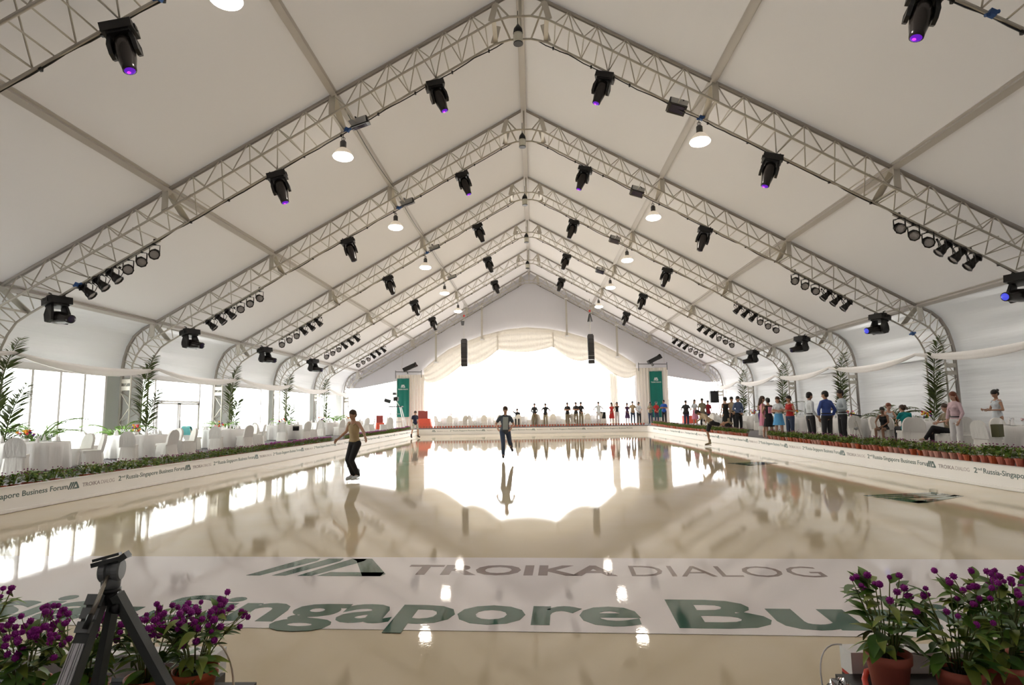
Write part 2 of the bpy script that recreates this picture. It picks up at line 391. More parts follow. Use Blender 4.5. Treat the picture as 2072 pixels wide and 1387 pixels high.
# ice banner with print
ang = -.052
def icepiece(name, me, x, y, label=None):
    return None
t = thing('ice_banner', 'wide white banner with green lettering frozen into the near ice', 'banner', (0, 0, 0.0))
m = MB(); ca, sa = math.cos(ang), math.sin(ang)
cx0, cy0 = 0.0, 5.33
def rp(x, y): return (cx0+x*ca-y*sa, cy0+x*sa+y*ca)
m.add([(*rp(-7.9, -1.03), .0015), (*rp(7.9, -1.03), .0015), (*rp(7.9, 1.07), .0015), (*rp(-7.9, 1.07), .0015), (*rp(-7.9, -1.03), .004), (*rp(7.9, -1.03), .004), (*rp(7.9, 1.07), .004), (*rp(-7.9, 1.07), .004)],
      [(0, 3, 2, 1), (4, 5, 6, 7), (0, 1, 5, 4), (1, 2, 6, 5), (2, 3, 7, 6), (3, 0, 4, 7)]); m.build('sheet', 'icestrip', t)
Mi = Matrix.Translation((cx0, cy0, .0045))@Matrix.Rotation(ang, 4, 'Z')
def ice_text(body, mat, X0, X1, Y0, Y1, bold):
    # every letter is a part of its own, placed by the advance of the full word
    def adv(sx):
        cu = bpy.data.curves.new('w', 'FONT'); cu.body = sx; cu.offset = bold; me = evalmesh(bpy.data.objects.new('w', cu)); d = [v.co.x for v in me.vertices]; dd = [v.co.y for v in me.vertices]; bpy.data.meshes.remove(me); return min(d), max(d), min(dd), max(dd)
    wx0, wx1, wy0, wy1 = adv(body); kx = (X1-X0)/(wx1-wx0); ky = (Y1-Y0)/(wy1-wy0)
    for q, ch in enumerate(body):
        me, x0, x1, y0, y1 = textmesh(ch, 'letter', mat, bold, .0008)
        e = adv(body[:q+1])[1]
        xr = X0+(e-wx0)*kx; xl = xr-(x1-x0)*kx
        fit(me, x0, x1, y0, y1, xl, xr, Y0+(y0-wy0)*ky, Y0+(y1-wy0)*ky); link('letter', me, t, mw=Mi)
YB = -.93
ice_text('2', 'icegreen', -6.9, -6.4, YB, YB+.64, .03); ice_text('nd', 'icegreen', -6.3, -5.8, YB+.32, YB+.64, .03)
ice_text('Russia', 'icegreen', -5.6, -3.33, YB, YB+.64, .028); ice_text('-', 'icegreen', -3.24, -2.98, YB+.22, YB+.32, .0)
ice_text('Singapore', 'icegreen', -2.86, .93, YB-.16, YB+.64, .026)
ice_text('Business', 'icegreen', 1.17, 5.5, YB, YB+.64, .028); ice_text('Forum', 'icegreen', 5.8, 7.7, YB, YB+.62, .028)
ice_text('TROIKA', 'icebrown', -1.16, .86, .39, .76, .03); ice_text('DIALOG', 'icebrown', .99, 2.72, .39, .76, -.005)
lm = logo_mesh(1.34, .66, 'icegreen', .0012); link('logo', lm, t, mw=Mi@Matrix.Translation((-2.66, .33, 0)))
for i, (x, y, s_) in enumerate(((5.55, 17.2, .8), (5.75, 10.6, .9))):
    o = link('ice_emblem', logo_mesh(1.1*s_, 1.5*s_, 'icegreen', .002), None, (x, y, .002)); o.rotation_euler = (0, 0, -1.2)
    tag(o, 'green emblem printed under the ice %s' % ('further back on the right' if i == 0 else 'near the right board'), 'emblem')

# ------------------------------------------------------------ roof trusses
NODEX = {'A': 5.09, 'B': 9.55, 'C': 13.99}
BD = .53; WD = 1.0; TR = .10
def top(x): return ZR-SL*abs(x)
OUT = [(14.05, 5.05), (14.42, 4.86), (14.72, 4.6), (14.94, 4.2), (15.05, 3.8), (15.1, 3.45), (15.1, 0)]
INN = [(13.99, 4.50), (14.33, 4.27), (14.56, 3.92), (14.71, 3.55), (14.73, 3.2), (14.73, 0)]
brk = {'n': 0}
def truss(i, Y):
    first, cnt = Y, 0
    t = thing('roof_truss', '%s aluminium lattice roof frame from the camera, ridge to both side posts' % ORD[i], 'truss', (0, Y, 0), group='lattice roof frames')
    gz = fz(Y)
    for yy in (0, TR):
        pts = [(-x, yy, max(z, gz-.0)) for x, z in reversed(OUT)]+[(0, yy, ZR)]+[(x, yy, max(z, gz)) for x, z in OUT]
        MB().tube(pts, .042 if yy == 0 else .03, 6).build('top_chord', 'rail', t, True)
    for yy in (0, WD):
        pts = [(-x, yy, max(z, gz)) for x, z in reversed(INN)]+[(-.75, yy, top(.75)-BD), (-.3, yy, top(.5)-BD-.02), (.3, yy, top(.5)-BD-.02), (.75, yy, top(.75)-BD)]+[(x, yy, max(z, gz)) for x, z in INN]
        MB().tube(pts, .034, 6).build('lower_chord', 'alu', t, True)
    r = .017
    for sd in (-1, 1):
        n = 17; x0, x1 = .95, 13.85
        for k in range(n):
            a = x0+(x1-x0)*k/n; b = x0+(x1-x0)*(k+.5)/n; c = x0+(x1-x0)*(k+1)/n
            for yy in (0, WD):
                ty = min(yy, TR); seg('brace', (sd*a, yy, top(a)-BD), (sd*b, ty, top(b)), r, t); seg('brace', (sd*b, ty, top(b)), (sd*c, yy, top(c)-BD), r, t)
            seg('brace', (sd*a, 0, top(a)-BD), (sd*a, WD, top(a)-BD), r, t)
            seg('brace', (sd*b, 0, top(b)-BD), (sd*b, WD, top(b)-BD), r, t)
        # cove spokes
        from_o = [(14.12, 5.02), (14.42, 4.86), (14.66, 4.66), (14.85, 4.38), (14.99, 4.05), (15.06, 3.7), (15.1, 3.42)]
        to_i = [(14.2, 4.36), (14.33, 4.27), (14.5, 4.02), (14.6, 3.83), (14.68, 3.64), (14.72, 3.45), (14.73, 3.3)]
        for q, (po, pi) in enumerate(zip(from_o, to_i)):
            for yy in (0, WD): seg('brace', (sd*po[0], min(yy, TR), po[1]), (sd*pi[0], yy, pi[1]), r, t)
            if q % 2: seg('brace', (sd*pi[0], 0, pi[1]), (sd*pi[0], WD, pi[1]), r, t)
        zz = gz+.05; k = 0
        while zz < 3.0 and cnt < 300:
            z2 = min(zz+.55, 3.05)
            xa, xb = (15.1, 14.73) if k % 2 == 0 else (14.73, 15.1)
            for yy in (0, WD): seg('brace', (sd*xa, min(yy, TR) if xa > 15 else yy, zz), (sd*xb, min(yy, TR) if xb > 15 else yy, z2), r, t)
            seg('brace', (sd*14.73, 0 if k % 2 else WD, zz), (sd*14.73, WD if k % 2 else 0, z2), r, t)
            zz = z2; k += 1
            if z2 >= 3.05: break
        for zp in (2.92, 2.66): MB().box((sd*14.915, -.01, zp), (.40, .03, .15)).build('splice_plate', 'alu', t)
        # node plates
        for nx in NODEX.values():
            for yt, yy in ((-.02, -.02), (TR, WD+.02)):
                zt = top(nx); q = [(nx-.05, yt, zt), (nx+.11, yt, zt-.06), (nx+.11, yy, zt-BD-.06), (nx-.05, yy, zt-BD+.01)]
                MB().add([(sd*x_, y_-.02, z_) for x_, y_, z_ in q]+[(sd*x_, y_+.02, z_) for x_, y_, z_ in q], [(0, 1, 2, 3), (7, 6, 5, 4), (0, 4, 5, 1), (1, 5, 6, 2), (2, 6, 7, 3), (3, 7, 4, 0)]).build('node_plate', 'alu', t)
            m = MB(); m.box((sd*(nx+.03), WD/2, top(nx)-BD-.03), (.07, WD, .05)); m.build('cross_strut', 'alu', t)
        # ridge bracing
        for yy in (0, WD):
            MB().box((sd*.72, yy, top(.72)-BD/2), (.16, .04, BD+.02), rotm(y=sd*-.25)).build('node_plate', 'alu', t)
            seg('ridge_strut', (sd*.68, min(yy, TR), top(.68)), (sd*.3, yy, top(.5)-BD-.02), .028, t)
        MB().box((sd*.72, WD/2, top(.72)-BD+.03), (.12, WD, .04)).build('cross_strut', 'alu', t)
    for yy in (0, WD): seg('ridge_strut', (0, min(yy, TR), ZR), (0, yy, top(.5)-BD-.02), .04, t)
    return t
for i, y in enumerate(TY): truss(i, y)
# purlins
pl = [('ridge', 0)]+[(k, s*NODEX[k]) for k in 'ABC' for s in (-1, 1)]
nmz = {'ridge': 'ridge beam running the length of the tent under the roof peak', ('A', -1): 'grey roof purlin nearest the ridge on the left slope', ('A', 1): 'grey roof purlin nearest the ridge on the right slope',
       ('B', -1): 'grey roof purlin halfway down the left slope', ('B', 1): 'grey roof purlin halfway down the right slope', ('C', -1): 'grey eave purlin above the left windows', ('C', 1): 'grey eave purlin above the right wall lining'}
for k, x in pl:
    m = MB(); sd = 1 if x > 0 else -1
    rr = rotm(y=math.atan(SL)*sd) if x else Matrix.Identity(3)
    m.box((x, (YG-8)/2, top(x)-.015 if x else ZR-.04), (.15 if x else .2, YG+8, .10), rr)
    m.box((x, (YG-8)/2, top(x)+.03 if x else ZR+.0), (.22, YG+8, .03), rr)
    o = m.build('purlin', 'keder'); tag(o, nmz[k if k == 'ridge' else (k, sd)], 'beam', 'lengthwise roof beams')
# cables on the lower rear chords
for i, y in enumerate(TY):
    for sd in (-1, 1):
        random.seed(i*7+sd); pts = []
        for k in range(60):
            x = .5+12.6*k/59; pts.append((sd*x, y+WD+.02+.01*math.sin(k), top(x)-BD-.045-abs(.035*math.sin(k*.55+i))-.02*random.random()))
        m = MB(); m.tube(pts, .016, 5)
        for k in range(2, 58, 5): m.box(pts[k], (.05, .06, .07))
        tag(m.build('power_cable', 'black'), 'black power cable taped under the %s roof frame, %s slope' % (ORD[i], 'left' if sd < 0 else 'right'), 'cable', 'cables on the roof frames')
    if i < 5 and i > 0:
        m = MB(); m.tube([(-4.95, y+.5+k*.65, top(4.95)-.2-.12*math.sin(PI*k/9)) for k in range(10)], .012, 5)
        tag(m.build('power_cable', 'black'), 'thin black cable running from the %s to the next roof frame beside the left purlin' % ORD[i], 'cable')

M['blueplug'] = nm('blue_plastic', (.03, .10, .30), .5)
for i, x in ((0, -6.3), (0, 7.9), (1, -5.0), (1, 5.0), (2, -5.0), (3, -5.05), (2, 14.3), (1, -12.6)):
    zc = top(x)-BD-.06 if abs(x) < 14 else 4.2
    m = MB(); m.box((x, TY[i]+WD-.05, zc), (.12, .10, .10), rotm(y=.5)); m.lathe([(.03, -.12), (.035, .12)], 8, (x, TY[i]+WD-.05, zc), rotm(y=1.3)); tag(m.build('cable_connector', 'blueplug'), 'blue cable connector on the %s roof frame, %s side' % (ORD[i], 'left' if x < 0 else ('right' if abs(x) < 14 else 'right post'))+('' if abs(x) < 10 or abs(x) > 14 else ', near the eave'), 'connector')
# ------------------------------------------------------------ moving heads
def make_mover(lens):
    t = thing('moving_head_light', 'x', 'stage light')
    m = MB(); m.box((0, 0, -.09), (.46, .34, .17)); m.box((0, 0, -.19), (.34, .28, .05)); m.box((0, 0, .01), (.40, .10, .05))
    for sx in (-1, 1): m.box((sx*.235, 0, -.08), (.03, .10, .09))
    m.build('base', 'black', t)
    m = MB()
    for sx in (-.15, .15): m.tube([(sx, -.03, .0), (sx, -.03, .07), (sx, .03, .11)], .018, 6)
    m.build('clamp', 'dgrey', t)
    for sx in (-1, 1):
        m = MB(); m.grid(lambda u, v: (0, 0, 0), 1, 1) if 0 else None
        prof = [(-.08, -.20), (.08, -.20), (.12, -.40), (.10, -.58), (0, -.63), (-.10, -.58), (-.12, -.40)]
        n = len(prof); a = sx*.215; b = sx*.155
        vs = [(a*(.85 if z > -.25 else 1), y, z) for y, z in prof]+[(b*(.85 if z > -.25 else 1), y, z) for y, z in prof]
        m.add(vs, [tuple(range(n)), tuple(range(2*n-1, n-1, -1))]+[(i, n+i, n+(i+1) % n, (i+1) % n) for i in range(n)])
        m.build('yoke_arm', 'black', t)
    return t
def add_head(t, lens, tilt, pan=0):
    # head lathe axis along -Z of local head frame, pivot at (0,0,-.48)
    R = rotm(x=tilt, z=pan)
    c = Vector((0, 0, -.48))
    prof = [(.06, .26), (.12, .24), (.148, .12), (.15, -.04), (.135, -.2), (.105, -.38), (.10, -.46), (.085, -.47)]
    m = MB(); m.lathe(prof, 16, c, R, capt=True); m.build('head', 'blackg', t, True)
    m = MB(); m.lathe([(.08, -.471), (.06, -.485), (.01, -.49)], 14, c, R, capb=False); m.build('lens', lens, t, True)
    if lens == 'purple':
        m = MB(); m.lathe([(.03, -.489), (.02, -.493)], 8, c+R@Vector((-.02, .01, 0)), R, capb=False); m.build('glow', 'magenta', t)
protoP = make_mover(None); add_head(protoP, 'purple', -.14)
protoD = make_mover(None); add_head(protoD, 'dlens', -.14)
protoB = make_mover(None); add_head(protoB, 'bluelens', -1.25)
protoK = make_mover(None); add_head(protoK, 'dlens', -1.2)
used = set()
def put(proto, label, group, mw):
    if proto.name in used: return copy_tree(proto, label, group, mw=mw)
    used.add(proto.name); proto.matrix_basis = mw; proto['label'] = label; proto['group'] = group; return proto
SA = math.atan(SL)
for i in range(0, 6):
    y = TY[i]+WD
    for sd in (-1, 1):
        sn = 'left' if sd < 0 else 'right'
        for kind, x in (('upper', 2.52 if sd < 0 else 2.40), ('middle', 7.04 if sd < 0 else 6.93), ('lower', 13.2)):
            if i == 0 and kind == 'upper': continue
            if i == 5 and kind == 'lower': continue
            if kind == 'lower' and i == 0: continue
            z = top(x)-BD-.12
            lab = 'black moving head stage light, %s one on the %s slope of the %s roof frame' % (kind, sn, ORD[i])
            if kind == 'lower':
                mw = Matrix.Translation((sd*x, y, z+.04))@Matrix.Rotation(sd*-PI/2*.75, 4, 'Z')@Matrix.Rotation(-.15, 4, 'X')@Matrix.Scale(1.18, 4)
                pr = protoB if sd > 0 and i < 3 else protoK; mw = mw@Matrix.Diagonal((1, 1.25, 1, 1))
            else:
                mw = Matrix.Translation((sd*x, y, z))@Matrix.Rotation(sd*SA*.62, 4, 'Y')@Matrix.Rotation(random.uniform(-.1, .1)-sd*.15, 4, 'Z')
                mw = mw@Matrix.Diagonal((1.12, 1.05, 1.0, 1)); pr = protoP if (i < 3 and not (i == 2 and kind == 'middle')) else protoD
            put(pr, lab, 'moving head lights', mw)
for p in (protoP, protoD, protoB, protoK):
    if p.name not in used: print('unused proto', p.name)

# ------------------------------------------------------------ PAR cans on bars
def make_par():
    t = thing('par_can', 'x', 'stage light')
    m = MB(); m.lathe([(.05, .30), (.085, .27), (.092, .04), (.122, -.03), (.13, -.16), (.118, -.16), (.11, -.05)], 14, capt=True, capb=False); m.build('body', 'blackg', t, True)
    MB().lathe([(.118, -.12), (.09, -.135), (.01, -.14)], 14, capb=False).build('lens', 'lens', t, True)
    m = MB(); m.lathe([(.13, -.165), (.15, -.165), (.15, -.15), (.13, -.15)], 8, capb=False, capt=False); m.build('gel_frame', 'black', t)
    m = MB(); m.lathe([(.135, .20), (.10, .24), (.09, .20)], 8, capb=False, capt=False); m.build('rear_ring', 'black', t)
    return t
def par_yoke_mesh():
    m = MB(); m.tube([(-.15, 0, -.27), (-.15, 0, -.03), (0, 0, 0), (.15, 0, -.03), (.15, 0, -.27)], .012, 5); m.box((0, 0, .02), (.05, .05, .07)); return m.mesh('yoke', 'black')
YK = par_yoke_mesh()
par0 = make_par()
for i in range(1, 6):
    y = TY[i]+WD
    for sd in (-1, 1):
        sn = 'left' if sd < 0 else 'right'
        xa, xb = (10.5, 12.35) if sd < 0 else (10.2, 12.0)
        zb_ = lambda x: top(x)-BD-.10
        t = thing('lighting_bar', 'metal bar holding six par cans, %s roof frame, %s side' % (ORD[i], sn), 'lighting bar', group='lighting bars')
        MB().tube([(sd*(xa-.15), y+.05, zb_(xa-.15)), (sd*(xb+.15), y+.05, zb_(xb+.15))], .028, 8).build('pipe', 'alu', t)
        for xx in (xa, xb-.02): MB().box((sd*xx, y+.03, zb_(xx)+.07), (.05, .06, .12)).build('clamp', 'black', t)
        lensup = {(-1, 1): 1, (-1, 2): 1, (-1, 3): 0, (-1, 4): 0, (-1, 5): 0, (1, 1): 1, (1, 2): 1, (1, 3): 0, (1, 4): 0, (1, 5): 0}[(sd, i)]
        for k in range(6):
            x = xa+(xb-xa)*(k+.0)/5
            face = (k < 3) == bool(lensup)
            p = Vector((sd*x, y+.05, zb_(x)-.03))
            body = p+Vector((0, 0, -.27))
            if face: axis = (CAM-body).normalized()*.9+Vector((random.uniform(-.15, .15), 0, -.1)); axis.normalize()
            else: axis = Vector((-sd*.72, .15, -.68)).normalized()
            q = (-axis).to_track_quat('Z', 'Y').to_matrix().to_4x4()
            lab = '%s par can down the %s frame bar, %s side, %s' % (ORD[k], ORD[i], sn, 'lens facing out' if face else 'seen side-on')
            if par0 is not None and 'done' not in used: used.add('done'); c = par0; c.matrix_basis = Matrix.Translation(body)@q; c['label'] = lab; c['group'] = 'par cans'
            else: c = copy_tree(par0, lab, 'par cans', mw=Matrix.Translation(body)@q)
            yk = link('yoke', YK, c); yk.matrix_basis = (Matrix.Translation(body)@q).inverted()@Matrix.Translation(p)@Matrix.Rotation(0 if face else PI/2, 4, 'Z')

# ------------------------------------------------------------ high bay lamps, flood boxes, ridge lanterns
def make_bay():
    t = thing('high_bay_lamp', 'x', 'lamp')
    MB().lathe([(.06, .34), (.09, .30), (.09, .12), (.12, .10)], 12).build('housing', 'dgrey', t, True)
    MB().lathe([(.11, .11), (.19, .04), (.25, -.06), (.285, -.14), (.275, -.14), (.24, -.06), (.18, .03), (.10, .09)], 20, capb=False, capt=False).build('reflector', 'dome', t, True)
    MB().ell((0, 0, -.135), (.288, .288, .10), n=20, k=8).build('diffuser', 'lamp', t, True)
    m = MB(); m.tube([(0, 0, .33), (.0, 0, .55)], .01, 5); m.tube([(.05*math.cos(q), 0, .40+.05*math.sin(q)) for q in [k*PI/4 for k in range(8)]], .01, 4, closed=True); m.build('hook', 'black', t)
    return t
bay0 = make_bay(); first = True
ld = bpy.data.lights.new('lamp_light', 'SPOT'); ld.energy = LAMP_W; ld.spot_size = math.radians(165); ld.spot_blend = .6; ld.shadow_soft_size = .25; ld.color = (1, .90, .78)
for i in range(0, 6):
    for sd in (-1, 1):
        if i == 0 and sd == 1: x = 5.0
        x = 5.13 if sd < 0 else 4.95
        z = top(x)-BD-.58
        lab = 'glowing white high bay lamp hanging from the %s roof frame, %s of the ridge' % (ORD[i], 'left' if sd < 0 else 'right')
        p = (sd*x, TY[i]+WD, z-.05)
        if first: bay0.location = p; bay0['label'] = lab; bay0['group'] = 'high bay lamps'; c = bay0; first = False
        else: c = copy_tree(bay0, lab, 'high bay lamps', loc=p, rz=0)
        lo = bpy.data.objects.new('lamp_light', ld); C.objects.link(lo); lo.location = (p[0], p[1], p[2]-.22)
m = None
fl0 = thing('flood_light', 'x', 'lamp')
MB().box((0, 0, 0), (.52, .36, .18), taper=.85).build('housing', 'grey', fl0)
MB().box((0, -.02, -.105), (.50, .38, .035)).build('rim', 'black', fl0)
MB().box((.27, 0, -.02), (.03, .36, .2)).build('end_plate', 'black', fl0)
MB().box((0, 0, -.126), (.40, .28, .01)).build('glass', 'dlens', fl0)
MB().tube([(-.1, .2, .05), (-.05, .05, .2), (.0, -.05, .1)], .02, 6).build('bracket', 'black', fl0)
first = True
for i in range(1, 5):
    for sd in (-1, 1):
        x = 4.70 if sd < 0 else 4.4; y = TY[i]+WD+.05
        lab = 'grey and black flood light box on the %s roof frame, %s of the ridge' % (ORD[i], 'left' if sd < 0 else 'right')
        mw = Matrix.Translation((sd*x, y, top(x)-BD+.03))@Matrix.Rotation(sd*.32, 4, 'Y')@Matrix.Rotation(0 if sd < 0 else PI, 4, 'Z')@Matrix.Rotation(.25, 4, 'X')
        if first: fl0.matrix_basis = mw; fl0['label'] = lab; fl0['group'] = 'flood light boxes'; first = False
        else: copy_tree(fl0, lab, 'flood light boxes', mw=mw)
ln0 = thing('ridge_lantern', 'x', 'lamp')
MB().lathe([(.02, .36), (.05, .3), (.12, .2), (.14, .06)], 12).build('cap', 'black', ln0, True)
MB().lathe([(.13, .06), (.135, -.02), (.13, -.22), (.12, -.235)], 12).build('glass_body', 'glassy', ln0, True)
MB().lathe([(.138, -.22), (.138, -.25), (.11, -.25)], 12).build('rim', 'black', ln0)
MB().tube([(0, 0, .35), (0, 0, .75)], .012, 5).build('hook', 'black', ln0)
for i in range(1, 6):
    lab = 'black capped glass lantern under the ridge of the %s roof frame' % ORD[i]; p = (-.07, TY[i]+.5, 12.0)
    if i == 1: ln0.location = p; ln0['label'] = lab; ln0['group'] = 'ridge lanterns'
    else: copy_tree(ln0, lab, 'ridge lanterns', loc=p)

# ------------------------------------------------------------ swagged fabric along the sides
def swag(sd, y0, y1, lab, zz=3.42):
    m = MB(); x = sd*14.35
    def f(u, v):
        y = y0+(y1-y0)*u; sag = .30*4*u*(1-u); wdt = .05+.10*math.sin(PI*u)
        q = v*2*PI; return (x+.05*math.cos(q)*(1+.4*math.sin(3*q)), y, zz-sag+wdt*math.sin(q)*(1+.15*math.sin(5*q)))
    m.grid(f, 24, 14); o = m.build('fabric_swag', 'swag', None, True); tag(o, lab, 'drapery', 'swags along the side posts')
for i in range(6):
    for sd in (-1, 1):
        swag(sd, TY[i]+WD, TY[i+1]+WD if i < 5 else YG-.3, 'white fabric swag strung between the %s and %s roof frames on the %s side' % (ORD[i], ORD[i+1], 'left' if sd < 0 else 'right'))

# ------------------------------------------------------------ left windows
m = MB(); m.box((-15.32, (YG-8)/2, 3.22), (.16, YG+8, .16)); struct(m.build('trim_3', 'frame'))
m = MB(); m.box((-15.32, (YG-8)/2, .30), (.14, YG+8, .25)); struct(m.build('trim_4', 'frame'))
def window(n, y0, y1, mull, trans=None):
    o = bpy.data.objects.new('window_%d' % n, None); C.objects.link(o); struct(o, 'bright glazed window bay number %d along the left side' % n); o.location = (-15.32, y0, 0)
    L = y1-y0
    m = MB()
    for yy in (0, L): m.box((0, yy, 1.75), (.12, .09, 2.8))
    m.box((0, L/2, 3.12), (.12, L, .06)); m.build('window_frame', 'frame', o)
    ys = [0]+[q-y0 for q in mull]+[L]
    for q in ys[1:-1]: MB().box((0, q, 1.75), (.10, .09, 2.8)).build('mullion', 'frame', o)
    for a, b in zip(ys, ys[1:]):
        MB().box((0, (a+b)/2, 1.78), (.012, b-a-.09, 2.7)).build('pane', 'glass', o)
    if trans:
        for a, b, z in trans: MB().box((0, (a+b)/2-y0, z), (.10, b-a, .08)).build('transom', 'frame', o)
    return o
def solid(n, y0, y1):
    m = MB(); m.box((-15.32, (y0+y1)/2, 1.7), (.08, y1-y0, 2.9)); struct(m.build('wall_panel_%d' % n, 'panel'))
window(1, 9.2, 14.2, [10.4, 11.6, 12.9]); solid(1, 14.2, 15.6); solid(4, -8, 9.2)
window(2, 15.6, 20.9, [16.7, 17.75, 18.85, 19.9]); solid(2, 20.9, 22.9)
w3 = window(3, 22.9, 28.1, [23.75, 27.0], [(23.75, 27.0, 2.25)])
# double door in bay 3
dr = bpy.data.objects.new('door_1', None); C.objects.link(dr); struct(dr, 'white framed glass double door in the left side'); dr.location = (-15.27, 23.8, 0)
for a, b in ((.05, 1.58), (1.62, 3.15)):
    m = MB()
    for yy in (a+.05, b-.05): m.box((0, yy, 1.22), (.06, .10, 1.95))
    m.box((0, (a+b)/2, .38), (.06, b-a, .16)); m.box((0, (a+b)/2, 2.16), (.06, b-a, .08)); lf = m.build('door_leaf', 'frame', dr)
    MB().box((.06, 1.52 if a < 1 else 1.68, 1.2), (.03, .03, .5)).build('door_handle', 'grey', lf)
solid(3, 28.1, 29.9)
window(4, 29.9, 34.2, [33.2]); window(5, 34.9, 40.6, [36.6, 38.8]); window(6, 41.9, 46.0, [44]); solid(5, 34.2, 34.9); solid(6, 40.6, 41.9); solid(7, 46.0, YG)

# ------------------------------------------------------------ gable drapes, banners, speakers
def drape_panel(name, lab, x0, x1, z0, z1, y, cat='curtain', folds=9, mat='drape', amp=.06, grp=None):
    m = MB()
    def f(u, v):
        x = x0+(x1-x0)*u; z = z0+(z1-z0)*v
        return (x, y+amp*math.sin(u*folds*2*PI+.3*math.sin(v*3))*(1-.3*v), z)
    m.grid(f, folds*8, 8); o = m.build(name, mat, None, True); tag(o, lab, cat, grp); return o
drape_panel('drape_column', 'gathered cream drape column left of the arched opening', -10.95, -8.65, .5, 4.75, YG-.6, folds=10)
drape_panel('drape_column', 'gathered cream drape column right of the arched opening', 8.45, 10.95, .5, 4.95, YG-.6, folds=10)
drape_panel('drape_strip', 'narrow sheer cream curtain at the inner right edge of the opening', 6.35, 6.95, .5, 4.6, YG-.3, folds=4, amp=.03)
SW = [(-8.75, 4.35, -5.35, 5.75, -7.5, 4.25, 'lowest cream swag on the left of the arch'), (-5.45, 5.75, -2.6, 6.75, -4.3, 5.6, 'upper left cream swag of the arch'), (-2.75, 6.75, 1.9, 6.9, -.35, 6.45, 'broad centre cream swag at the top of the arch'),
      (1.8, 6.9, 5.0, 5.9, 3.5, 5.72, 'upper right cream swag of the arch'), (4.9, 5.9, 8.5, 4.5, 7.2, 4.25, 'lowest cream swag on the right of the arch')]
def arcz(x):
    for (a, za), (b, zb2) in zip(ARC, ARC[1:]):
        if a <= x <= b: return za+(zb2-za)*(x-a)/(b-a)
    return ARC[0][1] if x < 0 else ARC[-1][1]
for x0, z0, x1, z1, xm, zm, lab in SW:
    m = MB()
    def f(u, v, x0=x0, x1=x1, z0=z0, z1=z1, xm=xm, zm=zm):
        # bottom curve: quadratic bezier dropping from both ends through (xm,zm)
        tx = x0+(x1-x0)*u; zt = arcz(tx)+.30
        zl = z0+(z1-z0)*u
        k = (xm-x0)/(x1-x0); e = math.log(.5)/math.log(max(.05, min(.95, k))); h = math.sin(PI*min(1, u**e))
        dip = (z0+(z1-z0)*k)-zm
        zb_ = min(zl-dip*(h**.8), zt-.02)
        z = zt+(zb_-zt)*v
        return (tx, YG-.30-.10*math.sin(PI*u)*v-.035*math.sin(v*22*(1+.2*u)), z)
    m.grid(f, 36, 40); tag(m.build('curtain_swag', 'drape', None, True), lab, 'curtain', 'swags over the arched opening')
for x, z0, z1, lab in ((-5.4, 7.05, 5.62, 'left'), (-2.68, 7.85, 6.62, 'centre left'), (1.85, 7.95, 6.78, 'centre right'), (4.95, 7.0, 5.75, 'right')):
    m = MB(); m.tube([(x, YG-.42, z0), (x+.02, YG-.45, (z0+z1)/2), (x, YG-.45, z1)], [.03, .05, .09], 8); tag(m.build('swag_tie', 'drape', None, True), 'gathered cream fabric tie between arch swags, %s' % lab, 'drapery', 'ties between swags')
tl, *bbT = textmesh('TROIKA DIALOG', 'lettering', 'bannerwhite', .01); fit(tl, *bbT, -.4, .4, 0, .10)
for sd, x0, x1, z0, z1 in ((-1, -10.84, -9.88, 1.35, 4.46), (1, 9.45, 10.45, 1.0, 4.66)):
    t = thing('hanging_banner', 'green hanging banner with a white emblem on the %s drape column' % ('left' if sd < 0 else 'right'), 'banner', ((x0+x1)/2, YG-.78, 0))
    m = MB(); wdt = x1-x0
    m.grid(lambda u, v: ((u-.5)*wdt, .02*math.sin(u*14), z0+(z1-z0)*v), 24, 6); m.build('cloth', 'green', t, True)
    MB().tube([(-wdt/2-.05, 0, z1), (wdt/2+.05, 0, z1)], .02, 6).build('rod', 'grey', t)
    Rb = Matrix.Rotation(PI/2, 4, 'X')
    link('logo', logo_mesh(.36, .24, 'bannerwhite'), t, mw=Matrix.Translation((-.18, -.04, z1-.75))@Rb)
    link('lettering', tl, t, mw=Matrix.Translation((0, -.04, z1-.93))@Rb)
    # pipe frame and effect projector above
    xx = -9.85 if sd < 0 else 9.75
    t = thing('pipe_frame', 'thin metal pipe frame above the %s drape column' % ('left' if sd < 0 else 'right'), 'frame')
    xa, xb = (-10.95, -8.85) if sd < 0 else (8.6, 10.85); zt = 5.0 if sd < 0 else 5.25
    MB().tube([(xa, YG-.9, zt-.55), (xa, YG-.9, zt+.1), (xa, YG-.9, zt), (xb, YG-.9, zt-.05), (xb, YG-.9, zt+.1), (xb, YG-.9, zt-.5)], .03, 6).build('pipe', 'dgrey', t)
    seg('wire', (xa+.5 if sd < 0 else xb-.2, YG-.9, zt), (xa+.6 if sd < 0 else xb-.2, YG-.9, zt+1.7), .012, t)
    t = thing('follow_spot', 'black tilted follow spot above the %s green banner' % ('left' if sd < 0 else 'right'), 'stage light', mw=Matrix.Translation((xx, YG-1.1, zt+.28))@Matrix.Rotation(-.45, 4, 'Y')@Matrix.Rotation(.2, 4, 'Z'))
    MB().box((0, 0, 0), (.95, .34, .32)).build('body', 'black', t); MB().lathe([(.15, 0), (.2, .25)], 12, (.45, 0, .02), rotm(y=PI/2)).build('snout', 'blackg', t)
    MB().box((-.25, 0, -.26), (.08, .3, .3)).build('bracket', 'dgrey', t); MB().box((.6, 0, -.12), (.3, .2, .12)).build('tray', 'black', t)
